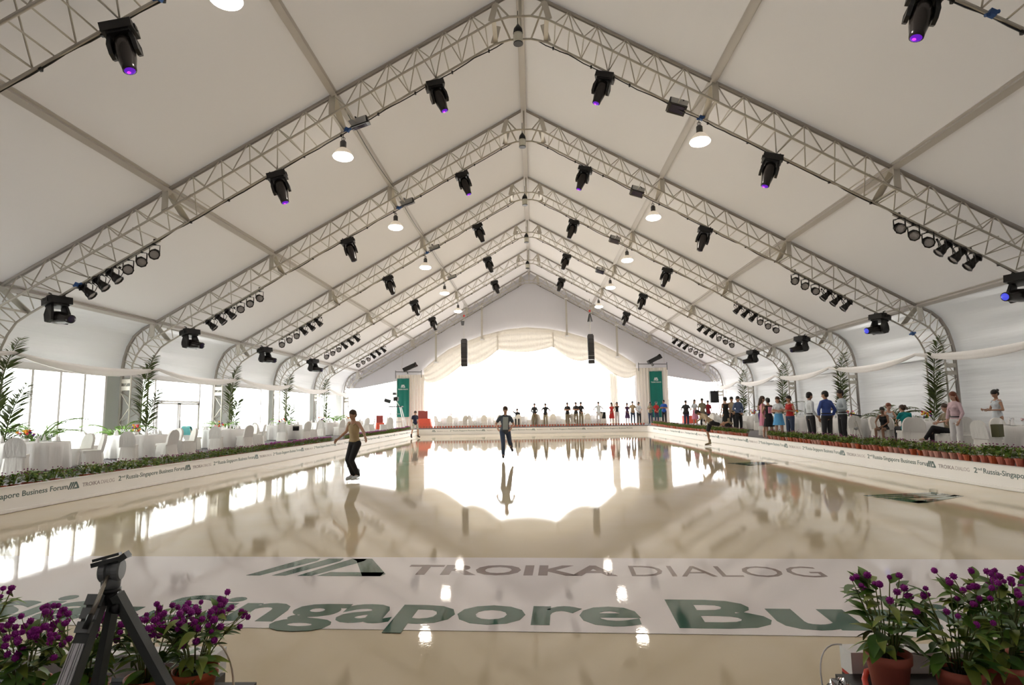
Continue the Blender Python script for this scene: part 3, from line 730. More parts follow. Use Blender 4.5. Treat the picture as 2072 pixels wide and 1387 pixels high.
for sd, x in ((-1, -4.83), (1, 4.40)):
    zt, zb_ = (6.9, 4.95) if sd < 0 else (7.05, 4.98); y = 43.0
    t = thing('line_array_speaker', 'black hanging line array loudspeaker %s of the arch' % ('left' if sd < 0 else 'right'), 'loudspeaker', (x, y, 0))
    n = 7; h = (zt-zb_)/n
    for k in range(n):
        zc = zt-h*(k+.5); a = .015*k*k*.3
        MB().box((.002*k, .0+a*.1, zc), (.44, .36, h*.96), rotm(x=.02*k)).build('cabinet', 'grill', t)
    MB().box((0, 0, zt+.05), (.36, .3, .05)).build('fly_frame', 'black', t)
    seg('chain', (0, 0, zt+.07), (0, 0, zt+1.1), .015, t)
    t2_ = thing('chain_hoist', 'small black chain hoist with a red hook above the %s loudspeaker' % ('left' if sd < 0 else 'right'), 'hoist', (x-.1 if sd < 0 else x, y, zt+1.25))
    if sd < 0: MB().box((0, 0, 0), (.26, .2, .32), taper=.7).build('motor', 'black', t2_)
    else: MB().lathe([(.2, -.25), (.18, -.15), (.06, .35)], 10).build('motor', 'black', t2_)
    MB().ell((.1 if sd < 0 else 0, 0, .55), (.08, .08, .09)).build('hook', nm('red_hook', (.5, .03, .02), .5), t2_)
    seg('chain', (.1 if sd < 0 else 0, 0, .1), (.1 if sd < 0 else 0, 0, 1.45), .02, t2_)

# ------------------------------------------------------------ banquet chairs
def make_chair():
    t = thing('banquet_chair', 'x', 'chair')
    # faces +Y : backrest at -Y side
    prof = []
    for k in range(15):
        a = PI*k/14; prof.append((.215*math.cos(a) if True else 0, .62+.30*math.sin(a)**.8))
    pts = [(.215, .44)]+prof+[(-.215, .44)]
    m = MB(); n = len(pts)
    def by(z, o): return -.20-(z-.44)*.20+o
    vs = [(x, by(z, -.04), z) for x, z in pts]+[(x, by(z, .035), z) for x, z in pts]
    m.add(vs, [tuple(range(n)), tuple(range(2*n-1, n-1, -1))]+[(i, n+i, n+(i+1) % n, (i+1) % n) for i in range(n)])
    m.build('backrest', 'cover', t)
    MB().box((0, .01, .45), (.45, .44, .07)).build('seat', 'cover', t)
    m = MB(); N = 56
    def sk(u, v):
        q = u*2*PI; c, s_ = math.cos(q), math.sin(q)
        kx = (abs(c)**.35)*(1 if c > 0 else -1); ky = (abs(s_)**.35)*(1 if s_ > 0 else -1)
        pl = 1+(.035*math.sin(u*2*PI*14))*(1-v)
        return (kx*.228*(1+.13*(1-v))*pl, .0+ky*.225*(1+.13*(1-v))*pl-(.03*(1-v) if s_ < 0 else 0), .005+.435*v)
    m.grid(sk, N, 4); m.build('skirt', 'cover', t, True)
    return t
chair0 = make_chair(); chair_used = [False]
def chair(x, y, rz, label, group):
    p = (x, y, fz(y))
    if not chair_used[0]:
        chair_used[0] = True; chair0.location = p; chair0.rotation_euler = (0, 0, rz); chair0['label'] = label; chair0['group'] = group; return chair0
    return copy_tree(chair0, label, group, loc=p, rz=rz)
# tablecloth and table
def make_table():
    t = thing('round_table', 'x', 'table')
    MB().lathe([(.88, .70), (.89, .715), (.88, .735)], 28).build('tabletop', 'white2', t)
    for k in range(4):
        q = PI/4+k*PI/2; MB().tube([(.55*math.cos(q), .55*math.sin(q), .0), (.5*math.cos(q), .5*math.sin(q), .70)], .018, 6).build('leg', 'grey', t)
    return t
tab0 = make_table()
m = MB(); N = 96; vs = [(0, 0, .748)]
for r_, z, amp in ((.5, .748, 0), (.88, .747, 0), (.905, .735, .004), (.915, .6, .012), (.925, .35, .028), (.935, .02, .042)):
    for j in range(N):
        q = 2*PI*j/N; rr = r_+amp*math.sin(q*18)+amp*.5*math.sin(q*7+1); vs.append((rr*math.cos(q), rr*math.sin(q), z))
fs = [(0, 1+j, 1+(j+1) % N) for j in range(N)]
for i in range(5):
    for j in range(N): fs.append((1+i*N+j, 1+(i+1)*N+j, 1+(i+1)*N+(j+1) % N, 1+i*N+(j+1) % N))
CLOTH = MB().add(vs, fs).mesh('tablecloth', 'cloth', True)
m = MB(); m.lathe([(.045, 0), (.05, .002), (.012, .17)], 4); m.lathe([(.04, 0), (.045, .001), (.01, .12)], 4, (.05, .01, 0)); NAP = m.mesh('folded_napkin', 'cloth')
m = MB(); m.lathe([(.032, 0), (.032, .004), (.005, .01), (.005, .09), (.03, .11), (.037, .15), (.031, .20)], 10, capt=False); GLS = m.mesh('wine_glass', 'wine', True)
PLT = MB().lathe([(.05, 0), (.08, .006), (.125, .018), (.12, .018), (.075, .008)], 18).mesh('plate', 'white2', True)
leafm = {}
def leaf_mesh(name, L, W, mat, droop=.25, fold=.25, n=5):
    m = MB(); vs = []
    for i in range(n+1):
        u = i/n; w_ = W*math.sin(PI*min(1, u**.75*.97+.02))*.5 if i < n else .001; y = L*u; z = -droop*L*u*u
        vs += [(-w_, y, z+fold*w_), (0, y, z), (w_, y, z+fold*w_)]
    fs = []
    for i in range(n): b = i*3; fs += [(b, b+1, b+4, b+3), (b+1, b+2, b+5, b+4)]
    m.add(vs, fs); return m.mesh(name, mat, True)
def dirmat(p, yaw_, pit, rollv=0, sc=1):
    return Matrix.Translation(p)@Matrix.Rotation(yaw_, 4, 'Z')@Matrix.Rotation(pit, 4, 'X')@Matrix.Rotation(rollv, 4, 'Y')@Matrix.Scale(sc, 4)
def add_mesh(m, me_mb, mw, mi):
    m.add([mw@Vector(v) for v in me_mb.v], me_mb.f, mi)
def leaf_mb(L, W, droop=.25, fold=.25, n=4):
    m = MB(); vs = []
    for i in range(n+1):
        u = i/n; w_ = W*math.sin(PI*min(1, u**.75*.97+.02))*.5 if i < n else .001; y = L*u; z = -droop*L*u*u
        vs += [(-w_, y, z+fold*w_), (0, y, z), (w_, y, z+fold*w_)]
    fs = []
    for i in range(n): b = i*3; fs += [(b, b+1, b+4, b+3), (b+1, b+2, b+5, b+4)]
    return m.add(vs, fs)
# centrepiece of flowers
def centre(x, y, z, seed, label, big=1.0):
    random.seed(seed); t = thing('flower_centrepiece', label, 'flowers', (x, y, z), 0, 'table centrepieces')
    MB().lathe([(.06, 0), (.08, .04), (.06, .10)], 10).build('vase', 'white2', t, True)
    m = MB()
    for k in range(16): add_mesh(m, leaf_mb(random.uniform(.15, .26), .035), dirmat((0, 0, .08), random.random()*6.3, random.uniform(.3, 1.3)), 0)
    m.build('foliage', 'leafA', t)
    for col, n in (('orange', 3), ('yellow', 3), ('red', 3), ('violet', 3), ('pinkp', 2)):
        for k in range(n):
            q = random.random()*6.3; rr = random.uniform(.03, .2)*big; p = (rr*math.cos(q), rr*math.sin(q), .12+random.uniform(0, .2)*big)
            m = MB(); m.lathe([(.008, -.03), (.03, 0), (.045, .02), (.02, .035)], 6, p, rotm(x=random.uniform(-.5, .5))); m.build('blossom', col, t)
            seg('stem', (0, 0, .08), p, .004, t, STEM)
STEM = MB().tube([(0, 0, -.5), (0, 0, .5)], 1, 4).mesh('stem', 'stem')
table_i = 0; first_t = True
def table(x, y, label, where, chairs, setting=8, cp=True, seed=1, zoff=0):
    global first_t
    z = fz(y)+zoff; grp = 'round banquet tables'
    if first_t: tab0.location = (x, y, z); tab0['label'] = 'round folding table under the cloth %s' % where; tab0['group'] = grp; first_t = False
    else: copy_tree(tab0, 'round folding table under the cloth %s' % where, grp, loc=(x, y, z), rz=0)
    o = link('tablecloth', CLOTH, None, (x, y, z)); o.rotation_euler = (0, 0, seed); tag(o, 'white floor-length cloth on the round table %s' % where, 'tablecloth', 'round tablecloths')
    zt = z+.749
    for k in range(setting):
        q = 2*PI*k/setting+.2
        for nme, me, rr, dq, cat, extra in (('folded_napkin', NAP, .66, 0, 'napkin', 0), ('wine_glass', GLS, .48, .22, 'glass', 0), ('plate', PLT, .68, 0, 'plate', -1)):
            if nme == 'plate' and k % 2: continue
            dz = .02 if nme == 'folded_napkin' and k % 2 == 0 else 0
            o = link(nme, me, None, (x+rr*math.cos(q+dq), y+rr*math.sin(q+dq), zt+dz)); o.rotation_euler = (0, 0, q*3)
            tag(o, {'napkin': '%s white upright napkin round the table %s', 'glass': '%s clear wine glass round the table %s', 'plate': '%s white plate round the table %s'}[cat] % (ORD[k], where), cat, '%ss on the table %s' % (cat, where))
    if cp: centre(x-.1, y, zt, seed, 'orange, yellow and purple flower centrepiece on the table %s' % where)
    POSN = ['on the rink side', 'on the near rink side', 'on the near side', 'on the near wall side', 'on the wall side', 'on the far wall side', 'on the far side', 'on the far rink side']
    seen = {}
    def uniq(pn):
        seen[pn] = seen.get(pn, 0)+1; return pn if seen[pn] == 1 else 'also '+pn
    for c in chairs:
        deg, rr = c[0], c[1]
        q = math.radians(deg); cx_, cy_ = x+rr*math.cos(q), y+rr*math.sin(q)
        sgn = 1 if x < 0 else -1
        rel = math.degrees(math.atan2(-math.sin(q)*1, sgn*math.cos(q))) % 360; pn = POSN[int(((rel+22.5) % 360)//45)]
        chair(cx_, cy_, q+PI/2+(c[2] if len(c) > 2 else 0), 'white covered chair %s, table %s' % (uniq(pn), where), 'white covered banquet chairs')
# left tables
LT = [(-13.45, 15.7, 'nearest on the left', [(-58, 1.45), (20, 1.45, .5), (-105, 1.5), (75, 1.4), (120, 1.4)]),
      (-13.3, 19.9, 'second on the left', [(-65, 1.45), (-20, 1.40, .1), (30, 1.45, .4), (75, 1.4), (-115, 1.4), (130, 1.4)]),
      (-13.0, 24.8, 'third on the left', [(-70, 1.42), (-25, 1.4), (20, 1.4), (65, 1.4), (-110, 1.4), (120, 1.4)]),
      (-12.8, 30.6, 'fourth on the left', [(-70, 1.4), (-25, 1.4), (20, 1.4), (65, 1.4), (-120, 1.4)]),
      (-12.5, 35.5, 'fifth on the left', [(-75, 1.4), (-30, 1.4), (15, 1.4), (60, 1.4)]),
      (-12.3, 40.0, 'sixth on the left', [(-75, 1.4), (-30, 1.4), (15, 1.4), (60, 1.4)])]
for i, (x, y, wh, ch) in enumerate(LT): table(x, y, '', wh, ch, 8 if i < 4 else 6, True, i+3)
RT = [(13.35, 16.3, 'nearest on the right', [(235, 1.42), (192, 1.5, .1), (155, 1.45), (-60, 1.4), (80, 1.4)]),
      (13.65, 20.9, 'second on the right', [(225, 1.5, .1), (165, 1.5, -.9), (270, 1.5, -.3)]),
      (13.3, 25.2, 'third on the right', [(200, 1.45, -.5), (155, 1.45), (245, 1.4), (100, 1.4), (290, 1.4)]),
      (12.9, 29.5, 'fourth on the right', [(190, 1.4), (150, 1.4), (235, 1.4), (290, 1.4)]),
      (12.6, 34.0, 'fifth on the right', [(180, 1.4), (215, 1.4), (140, 1.4), (255, 1.4)]),
      (12.4, 38.5, 'sixth on the right', [(180, 1.4), (225, 1.4), (135, 1.4)])]
for i, (x, y, wh, ch) in enumerate(RT): table(x, y, '', wh, ch, 8 if i < 3 else 6, True, i+13)
for i, x in enumerate((-6.2, -3.6, -1.0, 1.6, 4.2)):
    table(x, 46.6, '', '%s in the far row' % ORD[i], [(-90, 1.3), (-45, 1.35), (-135, 1.35), (0, 1.3)] if i < 5 else [], 6, i % 2 == 0, i+23)
# odd chairs near the far right and left
for k, (x, y, rz, lb) in enumerate([(-9.9, 41.5, .3, 'white covered chair alone before the left drape column'), (-9.7, 38.9, 1.9, 'white covered chair alone by the left rink board, further back'), (10.6, 27.6, 1.2, 'white covered chair standing behind the men in shirts'), (9.8, 33.5, 2.0, 'white covered chair by the right walkway behind the group of women')]):
    chair(x, y, rz, lb, 'white covered banquet chairs')
# things draped on chairs
def box_thing(name, label, cat, c, d, mat, rz=0, rx=0, group=None):
    m = MB(); m.box((0, 0, 0), d, None, taper=.97); o = m.build(name, mat, None, False, c); o.rotation_euler = (rx, 0, rz); return tag(o, label, cat, group)
M['teal'] = nm('teal_cloth', (.02, .32, .33), .8); M['aqua'] = nm('aqua_cloth', (.18, .62, .62), .8); M['olive'] = nm('olive_canvas', (.13, .13, .07), .8)
def drapecloth(label, x, y, rz, mat, z0=.58, z1=.93, wd=.47):
    m = MB()
    def f(u, v):
        a = v*2-1; z = z1-abs(a)*(z1-z0)
        return ((u-.5)*wd, -.20-(z-.44)*.20+(.055 if a > 0 else -.06)*(1 if abs(a) > .08 else abs(a)/.08)+.006*math.sin(u*30), z+.012)
    m.grid(f, 16, 12); o = m.build('draped_shawl', mat, None, True, (x, y, fz(y))); o.rotation_euler = (0, 0, rz); tag(o, label, 'cloth')
q = math.radians(-110); drapecloth('aqua shawl draped over a chair at the third table on the left', -13.0+1.4*math.cos(q), 24.8+1.4*math.sin(q), q+PI/2, 'aqua')
box_thing('tote_bag', 'olive mesh bag standing on a chair at the nearest right table', 'bag', (12.05, 15.85, .2+.49+.16), (.34, .16, .32), 'olive', .6)
box_thing('laptop_bag', 'small dark bag on a chair at the fourth table on the left', 'bag', (-11.85, 29.8, fz(29.8)+.49+.1), (.3, .12, .2), 'black', .4, .5)

# ------------------------------------------------------------ palm fronds on the posts
LEAFLET = leaf_mesh('leaflet', 1.0, .085, 'palm', .22, .4, 4)
LEAFLET2 = leaf_mesh('leaflet', 1.0, .075, 'palm2', .3, .4, 4)
def frond(x, y, z0, L, lean, yawv, lab, seed, indiv=True, mat=0, ll=.5, name='palm_frond', n=38, parent=None, group=None, bend=.25):
    random.seed(seed)
    t = parent or thing(name, lab, 'palm', (x, y, z0), yawv, group or 'palm fronds on the posts')
    pts = []
    for k in range(13):
        u = k/12; pts.append(Vector((math.sin(lean+bend*u*u)*L*u, 0, math.cos(lean+bend*u*u)*L*u)))
    base = Vector((0, 0, 0)) if parent is None else Vector((x, y, z0))
    Rz = Matrix.Rotation(yawv, 3, 'Z') if parent is not None else Matrix.Identity(3)
    pts = [base+Rz@p for p in pts]
    m = MB(); m.tube(pts, [.028-.02*k/12 for k in range(13)], 6); m.build('rachis', 'palm' if mat == 0 else 'palm2', t, True)
    sm = MB(); cur = leaf_mb(1, .085, .22, .4, 3)
    for k in range(n):
        u = .12+.88*k/n; i = min(11, int(u*12)); p = pts[i]+(pts[i+1]-pts[i])*(u*12-i); d = (pts[i+1]-pts[i]).normalized()
        for sd in (-1, 1):
            side = Rz@Vector((0, sd, 0)) if True else None
            v = (side*1.0+d*(random.uniform(.5, .9) if ll > .55 else random.uniform(.9, 1.5))+Rz@Vector((random.uniform(-.35, .35), 0, random.uniform(-.3, 0)))).normalized()
            s_ = ll*(math.sin(PI*(.12+.8*u))**.6)*random.uniform(.85, 1.1)
            q = v.to_track_quat('Y', 'Z').to_matrix().to_4x4()@Matrix.Rotation(random.uniform(-.8, .8), 4, 'Y')
            mw = Matrix.Translation(p)@q@Matrix.Diagonal((s_*1.6, s_, s_, 1))
            if indiv: link('leaflet', LEAFLET if mat == 0 else LEAFLET2, t, mw=mw)
            else: add_mesh(sm, cur, mw, 0)
    if not indiv:
        o = sm.build('leaflets', 'palm' if mat == 0 else 'palm2', t, True); o['kind'] = 'stuff'
    return t
for i in range(1, 6):
    for sd in (-1, 1):
        if i == 1 and sd == 1: continue
        sn = 'left' if sd < 0 else 'right'
        y = TY[i]+.55 if i > 1 else 16.0; x = sd*(14.50 if i > 1 else 14.45)
        # leaflet plane faces the camera: side axis (local Y) turned across the view
        yw = (-PI/2 if sd > 0 else PI/2)+sd*random.uniform(-.1, .1)
        for q, (dz, L, ln_, ll) in enumerate(((0, 2.3, .05, .75), (1.1, 2.45, -.03, .5))):
            if q == 0 and i > 3: L *= .8
            frond(x+sd*(-.12+.1*q), y-.15-.1*q, fz(y)+dz+(.0 if q else .02), L*1.08, ln_, yw, '%s palm frond tied to the %s post of the %s roof frame' % ('tall upper' if q else 'wide lower', sn, ORD[i]), i*10+q+sd, i <= 3, n=62)
# potted areca palms beside posts
def areca(x, y, lab, seed, h=1.5, mat=1, n=8):
    random.seed(seed); t = thing('potted_palm', lab, 'plant', (x, y, fz(y)), 0, 'potted palms')
    MB().lathe([(.14, 0), (.19, .26), (.20, .28), (.17, .27)], 14).build('pot', 'dgrey', t, True)
    for k in range(n):
        a = 2*PI*k/n+random.uniform(-.3, .3)
        frond(0, 0, .25, h*random.uniform(.8, 1.1), random.uniform(.1, .45), a, '', seed*10+k, False, mat, .34, parent=t, n=16, bend=.7)
areca(-14.3, 20.4, 'bright green potted palm before the grey panel left of the second post', 3, 1.35)
areca(-14.0, 16.6, 'bright green potted palm at the left edge by the nearest window', 4, 1.6, n=10)
areca(13.75, 23.3, 'dark green potted palm behind the second table on the right', 5, 1.5, 0, 12)
areca(-14.3, 27.0, 'bright green potted palm beside the glass door', 6, 1.2)
areca(13.6, 33.2, 'dark green potted palm at the wall behind the fourth right table', 8, 1.7, 0, 10)
areca(-14.2, 33.9, 'pale green potted palm by the fourth left window', 9, 1.1)
areca(-14.4, 43.6, 'bright green potted palm near the far left corner', 10, 1.3, 1, 10)

# ------------------------------------------------------------ gomphrena pots along the boards
def far_plants(seed, flow):
    random.seed(seed); m = MB(); lf = leaf_mb(.11, .045, .3, .2, 2)
    for k in range(72):
        q = random.random()*6.283; rr = .075*math.sqrt(random.random()); z = random.uniform(.02, .17)
        add_mesh(m, lf, dirmat((rr*math.cos(q), rr*math.sin(q), z), q-PI/2+random.uniform(-.7, .7), random.uniform(-.1, .9), 0, random.uniform(.7, 1.25)), 0 if random.random() < .7 else 1)
    for k in range(10):
        q = random.random()*6.283; rr = .05; m.tube([(0, 0, 0), (rr*math.cos(q), rr*math.sin(q), .2)], .004, 3, 1)
    fo = m.mesh('foliage', ['leafA', 'leafC'])
    m = MB()
    for k in range(flow):
        q = random.random()*6.283; rr = .11*math.sqrt(random.random()); z = .18+random.uniform(-.03, .06); m.ell((rr*math.cos(q), rr*math.sin(q), z), (.012, .012, .012), n=5, k=3)
    return fo, m.mesh('flower_heads', 'flower' if flow > 20 else 'flowerp')
FP = [far_plants(k, (10, 14, 34, 12)[k]) for k in range(4)]
PM = []
for mm in ('terra', 'terra2', 'terra3', 'terra'):
    PM.append(MB().lathe([(.058, 0), (.078, .115), (.086, .116), (.088, .145), (.078, .145), (.074, .125)], 12, capt=True).mesh('flower_pot', mm))
def pot(x, y, z, k, fl, lab, grp):
    o = link('flower_pot', PM[k % 4], None, (x, y, z)); tag(o, lab, 'potted flower', grp); s_ = random.uniform(.88, 1.08); o.scale = (s_, s_, s_); o.rotation_euler = (0, 0, random.random()*6)
    fo, fw = FP[fl]; a = link('foliage', fo, o, (0, 0, .125)); b = link('flower_heads', fw, o, (0, 0, .125)); a['kind'] = 'stuff'; b['kind'] = 'stuff'
random.seed(99); allp = []
y = 9.3; k = 0
while y < 44.0:
    if not (22.3 < y < 24.4): 
        allp.append((XR+.24+random.uniform(-.02, .02), y, 'R', k))
    y += .205+random.uniform(-.015, .03); k += 1
y = 8.8
while y < 44.0:
    if not (26.3 < y < 28.3):
        allp.append((XL-.26+random.uniform(-.03, .03), y, 'L', k))
    y += .215+random.uniform(-.015, .03); k += 1
x = XL+.2
while x < XR:
    allp.append((x, YF+.26, 'F', k)); x += .2+random.uniform(-.01, .02); k += 1
allp.sort(key=lambda p: Vector((p[0]-CAM.x, p[1])).length)
print('pots', len(allp))
rest = MB(); rest_leaf = MB()
labs = {'R': 'terracotta pot of gomphrena on the ledge behind the right board', 'L': 'terracotta pot of gomphrena on the ledge behind the left board', 'F': 'terracotta pot of gomphrena in the row behind the far board'}
cnt = 0; rank = {'R': 0, 'L': 0, 'F': 0}
def nth(n): return '%d%s' % (n, 'th' if 10 <= n % 100 <= 20 else {1: 'st', 2: 'nd', 3: 'rd'}.get(n % 10, 'th'))
allp.sort(key=lambda p: (p[2] != 'F' and Vector((p[0]-CAM.x, p[1])).length) or 60+p[0])
for x, y, sd, k in allp:
    rank[sd] += 1
    z = .401 if sd != 'F' else fz(y)+.001
    if sd != 'F': z = max(z, fz(y)+.001)
    if sd == 'L': z -= .12
    fl = (2 if (y > 18.5 and (int(y) % 9) > 1) else (0 if y < 14 else 1)) if sd == 'L' else random.choice((0, 1, 3))
    if cnt < 296:
        pot(x, y, z, random.randrange(4), fl, '%s terracotta pot of gomphrena %s' % (nth(rank[sd]), {'R': 'along the right board, counted from the camera', 'L': 'along the left board, counted from the camera', 'F': 'in the far row, counted from the left'}[sd]), 'gomphrena pots on the %s side' % {'R': 'right', 'L': 'left', 'F': 'far'}[sd])
        cnt += 1
    else:
        rest.lathe([(.056, 0), (.082, .14)], 7, (x, y, z), m=0)
        lf = leaf_mb(.13, .06, .3, .2, 1)
        for j in range(34):
            q = random.random()*6.283; add_mesh(rest, lf, dirmat((x+.04*math.cos(q), y+.04*math.sin(q), z+.12+random.random()*.15), q, random.uniform(-.1, .9)), 1)
        for j in range(3): rest.ell((x+random.uniform(-.08, .08), y+random.uniform(-.08, .08), z+.3+random.random()*.05), (.013, .013, .013), n=4, k=2, m=2)
o = rest.build('potted_flowers', ['terra', 'leafA', 'flowerp']); tag(o, 'remaining small terracotta pots of gomphrena furthest from the camera', 'potted flowers', kind='stuff')

# ------------------------------------------------------------ foreground plants
BIGL = [leaf_mesh('leaf', .115, .048, mt, dr, .25, 5) for mt, dr in (('leafA', .35), ('leafB', .2), ('leafC', .5), ('leafA', .15))]
m = MB(); m.ell((0, 0, 0), (.0125, .0125, .0125), n=10, k=7)
for k in range(26):
    a = k*2.4; z = -1+2*k/26; r_ = math.sqrt(max(0, 1-z*z)); d = Vector((r_*math.cos(a), r_*math.sin(a), z))
    p = d*.012; q = d.orthogonal().normalized()*.0035; m.add([p+q, p-q, p+d*.004], [(0, 1, 2)])
HEAD = m.mesh('flower_head', 'flower')
def bigplant(x, y, z, seed, label, nf, nl, h, mt, rim=.088, ph=.16, spread=.15):
    lsc = .78 if x < 0 else .88
    random.seed(seed); t = thing('potted_gomphrena', label, 'potted flower', (x, y, z), 0, 'foreground gomphrena pots')
    MB().lathe([(rim*.68, 0), (rim*.90, ph*.78), (rim*.98, ph*.80), (rim, ph), (rim*.92, ph), (rim*.88, ph-.03)], 28).build('pot', mt, t, True)
    MB().lathe([(rim*.88, ph-.032), (rim*.5, ph-.022), (.005, ph-.02)], 16).build('soil', 'soil', t)
    stems = []
    ns = 15
    for k in range(ns):
        q = 2*PI*k/ns+random.uniform(-.3, .3); rr = spread*(.25+.75*random.random()); H = h*random.uniform(.72, 1.0)
        pts = [Vector((.025*math.cos(q), .025*math.sin(q), ph-.02))]
        for u in (.33, .66, 1): pts.append(Vector((math.cos(q)*(.025+rr*u**1.2), math.sin(q)*(.025+rr*u**1.2), ph+(H)*u)))
        stems.append(pts); MB().tube(pts, [.0035, .003, .0025, .002], 5).build('stem', 'stem', t, True)
    for k in range(nl):
        pts = random.choice(stems); u = .06+.9*random.random()**.9; f_ = u*3; i = min(2, int(f_)); p = pts[i]+(pts[i+1]-pts[i])*(f_-i)
        low = u < .3
        sc = lsc*random.uniform(.8, 1.25)*(1.1 if low else .85)
        yaw_ = math.atan2(p.y, p.x)-PI/2+random.uniform(-1.1, 1.1)
        link('leaf', random.choice(BIGL), t, mw=dirmat(p, yaw_, random.uniform(-.7, .5) if low else random.uniform(-.1, .9), random.uniform(-.4, .4), sc))
    for k in range(nf):
        pts = stems[k % ns]; e = pts[-1]; off = Vector((random.uniform(-.045, .045), random.uniform(-.045, .045), random.uniform(-.05, .045))) if k >= ns else Vector((0, 0, .01))
        p = e+off; link('flower_head', HEAD, t, mw=Matrix.Translation(p)@Matrix.Rotation(random.random()*6, 4, 'X')@Matrix.Scale(random.uniform(.75, 1.15), 4))
        if k >= ns: seg('stalk', pts[2], p, .0015, t, STEM)
    return t
zf = .2
m = MB(); m.box((-2.3, 2.545, .25), (2.3, .57, .10)); struct(m.build('trim_5', 'black')); m = MB(); m.box((2.35, 2.545, .265), (1.8, .57, .13)); struct(m.build('trim_6', 'black'))
FGP = [(-2.30, 2.62, 'pale pot of tall leggy gomphrena at the far left corner', 12, 90, .30, 'terra3', .10, .16, .16),
       (-1.98, 2.52, 'dense purple gomphrena pot behind the black bag, second from the left', 60, 110, .24, 'terra2', .095, .13, .17),
       (-1.71, 2.50, 'purple gomphrena in an orange pot partly hidden by the tripod leg', 55, 110, .25, 'terra2', .09, .13, .16),
       (-1.50, 2.58, 'purple gomphrena pot behind the tripod between its legs', 45, 100, .25, 'terra2', .09, .13, .16),
       (-1.31, 2.60, 'purple gomphrena in a large orange pot beside the left board end', 60, 115, .24, 'terra2', .092, .15, .15),
       (1.57, 2.62, 'gomphrena in a pink terracotta pot at the right board end', 14, 105, .29, 'terra', .088, .17, .13),
       (1.77, 2.50, 'sprawling gomphrena in a terracotta pot, second from the right board end', 14, 110, .27, 'terra', .088, .16, .17),
       (1.98, 2.55, 'tallest purple gomphrena pot, third from the right board end', 26, 115, .31, 'terra', .088, .16, .15),
       (2.17, 2.68, 'gomphrena in a terracotta pot, fourth from the right board end', 18, 100, .29, 'terra', .088, .17, .15),
       (2.36, 2.62, 'gomphrena pot at the far right corner of the picture', 22, 100, .29, 'terra', .095, .16, .16)]
for i, (x, y, lb, nf, nl, h, mt, rim, ph, sp_) in enumerate(FGP): bigplant(x, y, (.302 if x < 0 else .332)+.001, 50+i, lb, nf, nl, h, mt, rim, ph, sp_)

# ------------------------------------------------------------ tripod in the left foreground
tp = thing('camera_tripod', 'grey and black video tripod with fluid head in the left foreground', 'tripod', (0, 0, 0))
hx, hy, hz = -1.415, 2.2, .955
M['stripe'] = nm('brushed_leg_stripe', (.80, .77, .78), .4, 0); M['tgrey'] = nm('tripod_grey', (.20, .21, .21), .38, .2); M['tdark'] = nm('tripod_dark_grey', (.07, .075, .07), .5)
m = MB(); Rt = rotm(x=-.12, y=-.22, z=.35); m.box((hx, hy, hz+.035), (.105, .07, .014), Rt); m.box((hx-.02, hy, hz+.046), (.085, .035, .010), Rt); m.box((hx-.035, hy-.035, hz+.028), (.03, .012, .016), Rt); m.build('head_plate', 'tdark', tp)
m = MB(); m.box((hx+.05, hy-.01, hz+.05), (.03, .05, .022), rotm(y=-.6, z=.3)); m.build('lock_lever', 'tdark', tp)
m = MB(); m.lathe([(.034, -.035), (.04, -.03), (.04, -.012), (.03, -.008), (.03, .008), (.04, .012), (.04, .03), (.034, .035)], 22, (hx, hy, hz), rotm(y=PI/2, z=.25)); m.build('fluid_drum', 'tgrey', tp)
m = MB(); m.lathe([(.030, -.062), (.032, -.042), (.032, -.03), (.026, -.026)], 20, (hx, hy, hz)); m.build('pan_base', 'tgrey', tp, True)
m = MB(); m.lathe([(.034, -.074), (.034, -.064)], 20, (hx, hy, hz)); m.lathe([(.018, -.12), (.026, -.074)], 14, (hx, hy, hz)); m.build('bowl', 'black', tp, True)
def leg(top_, bot, wtop, wbot, stripes, lab=None):
    top_ = Vector(top_); bot = Vector(bot); d = (bot-top_); L = d.length; zax = -d.normalized()
    xax = Vector((0, -1, 0)).cross(zax); 
    if xax.length < .1: xax = Vector((1, 0, 0))
    xax.normalize(); yax = zax.cross(xax).normalized(); Rl = Matrix((xax, yax, zax)).transposed()
    m = MB(); m.box((0, 0, 0), (.05, .04, L), None); 
    o = m.build('leg', 'tdark', tp); o.matrix_basis = Matrix.Translation((top_+bot)/2)@Rl.to_4x4()
    for v in o.data.vertices:
        k = wtop if v.co.z > 0 else wbot; v.co.x *= k/.05
    if stripes:
        for sx in (-.4, -.24, .22, .4):
            w_ = .075
            s_ = MB(); s_.add([(x_*(wtop if z > 0 else wbot), y_, z) for z in (-L/2, L/2-.16) for x_, y_ in ((sx-w_/2, .019), (sx+w_/2, .019), (sx+w_/2, .026), (sx-w_/2, .026))], [(0, 3, 2, 1), (4, 5, 6, 7), (0, 1, 5, 4), (1, 2, 6, 5), (2, 3, 7, 6), (3, 0, 4, 7)]).build('stripe', 'stripe', o)
        s_ = MB(); s_.add([(x_*(wtop if z > 0 else wbot), y_, z) for z in (-L/2, L/2-.16) for x_, y_ in ((-.13, .019), (.10, .019), (.10, .028), (-.13, .028))], [(0, 3, 2, 1), (4, 5, 6, 7), (0, 1, 5, 4), (1, 2, 6, 5), (2, 3, 7, 6), (3, 0, 4, 7)]).build('stripe', 'stripe', o)
        for k in range(3): MB().box((0, .024, L/2-.02-.045*k), (.052-.002*k, .02, .036)).build('clamp', 'tgrey', o)
    return o
leg((hx-.028, hy-.01, hz-.085), (-1.455, 1.86, .2), .046, .066, True)
leg((hx+.025, hy, hz-.085), (-1.05, 2.30, .2), .030, .034, False)
leg((hx, hy+.03, hz-.085), (-1.56, 2.30, .2), .022, .034, False)
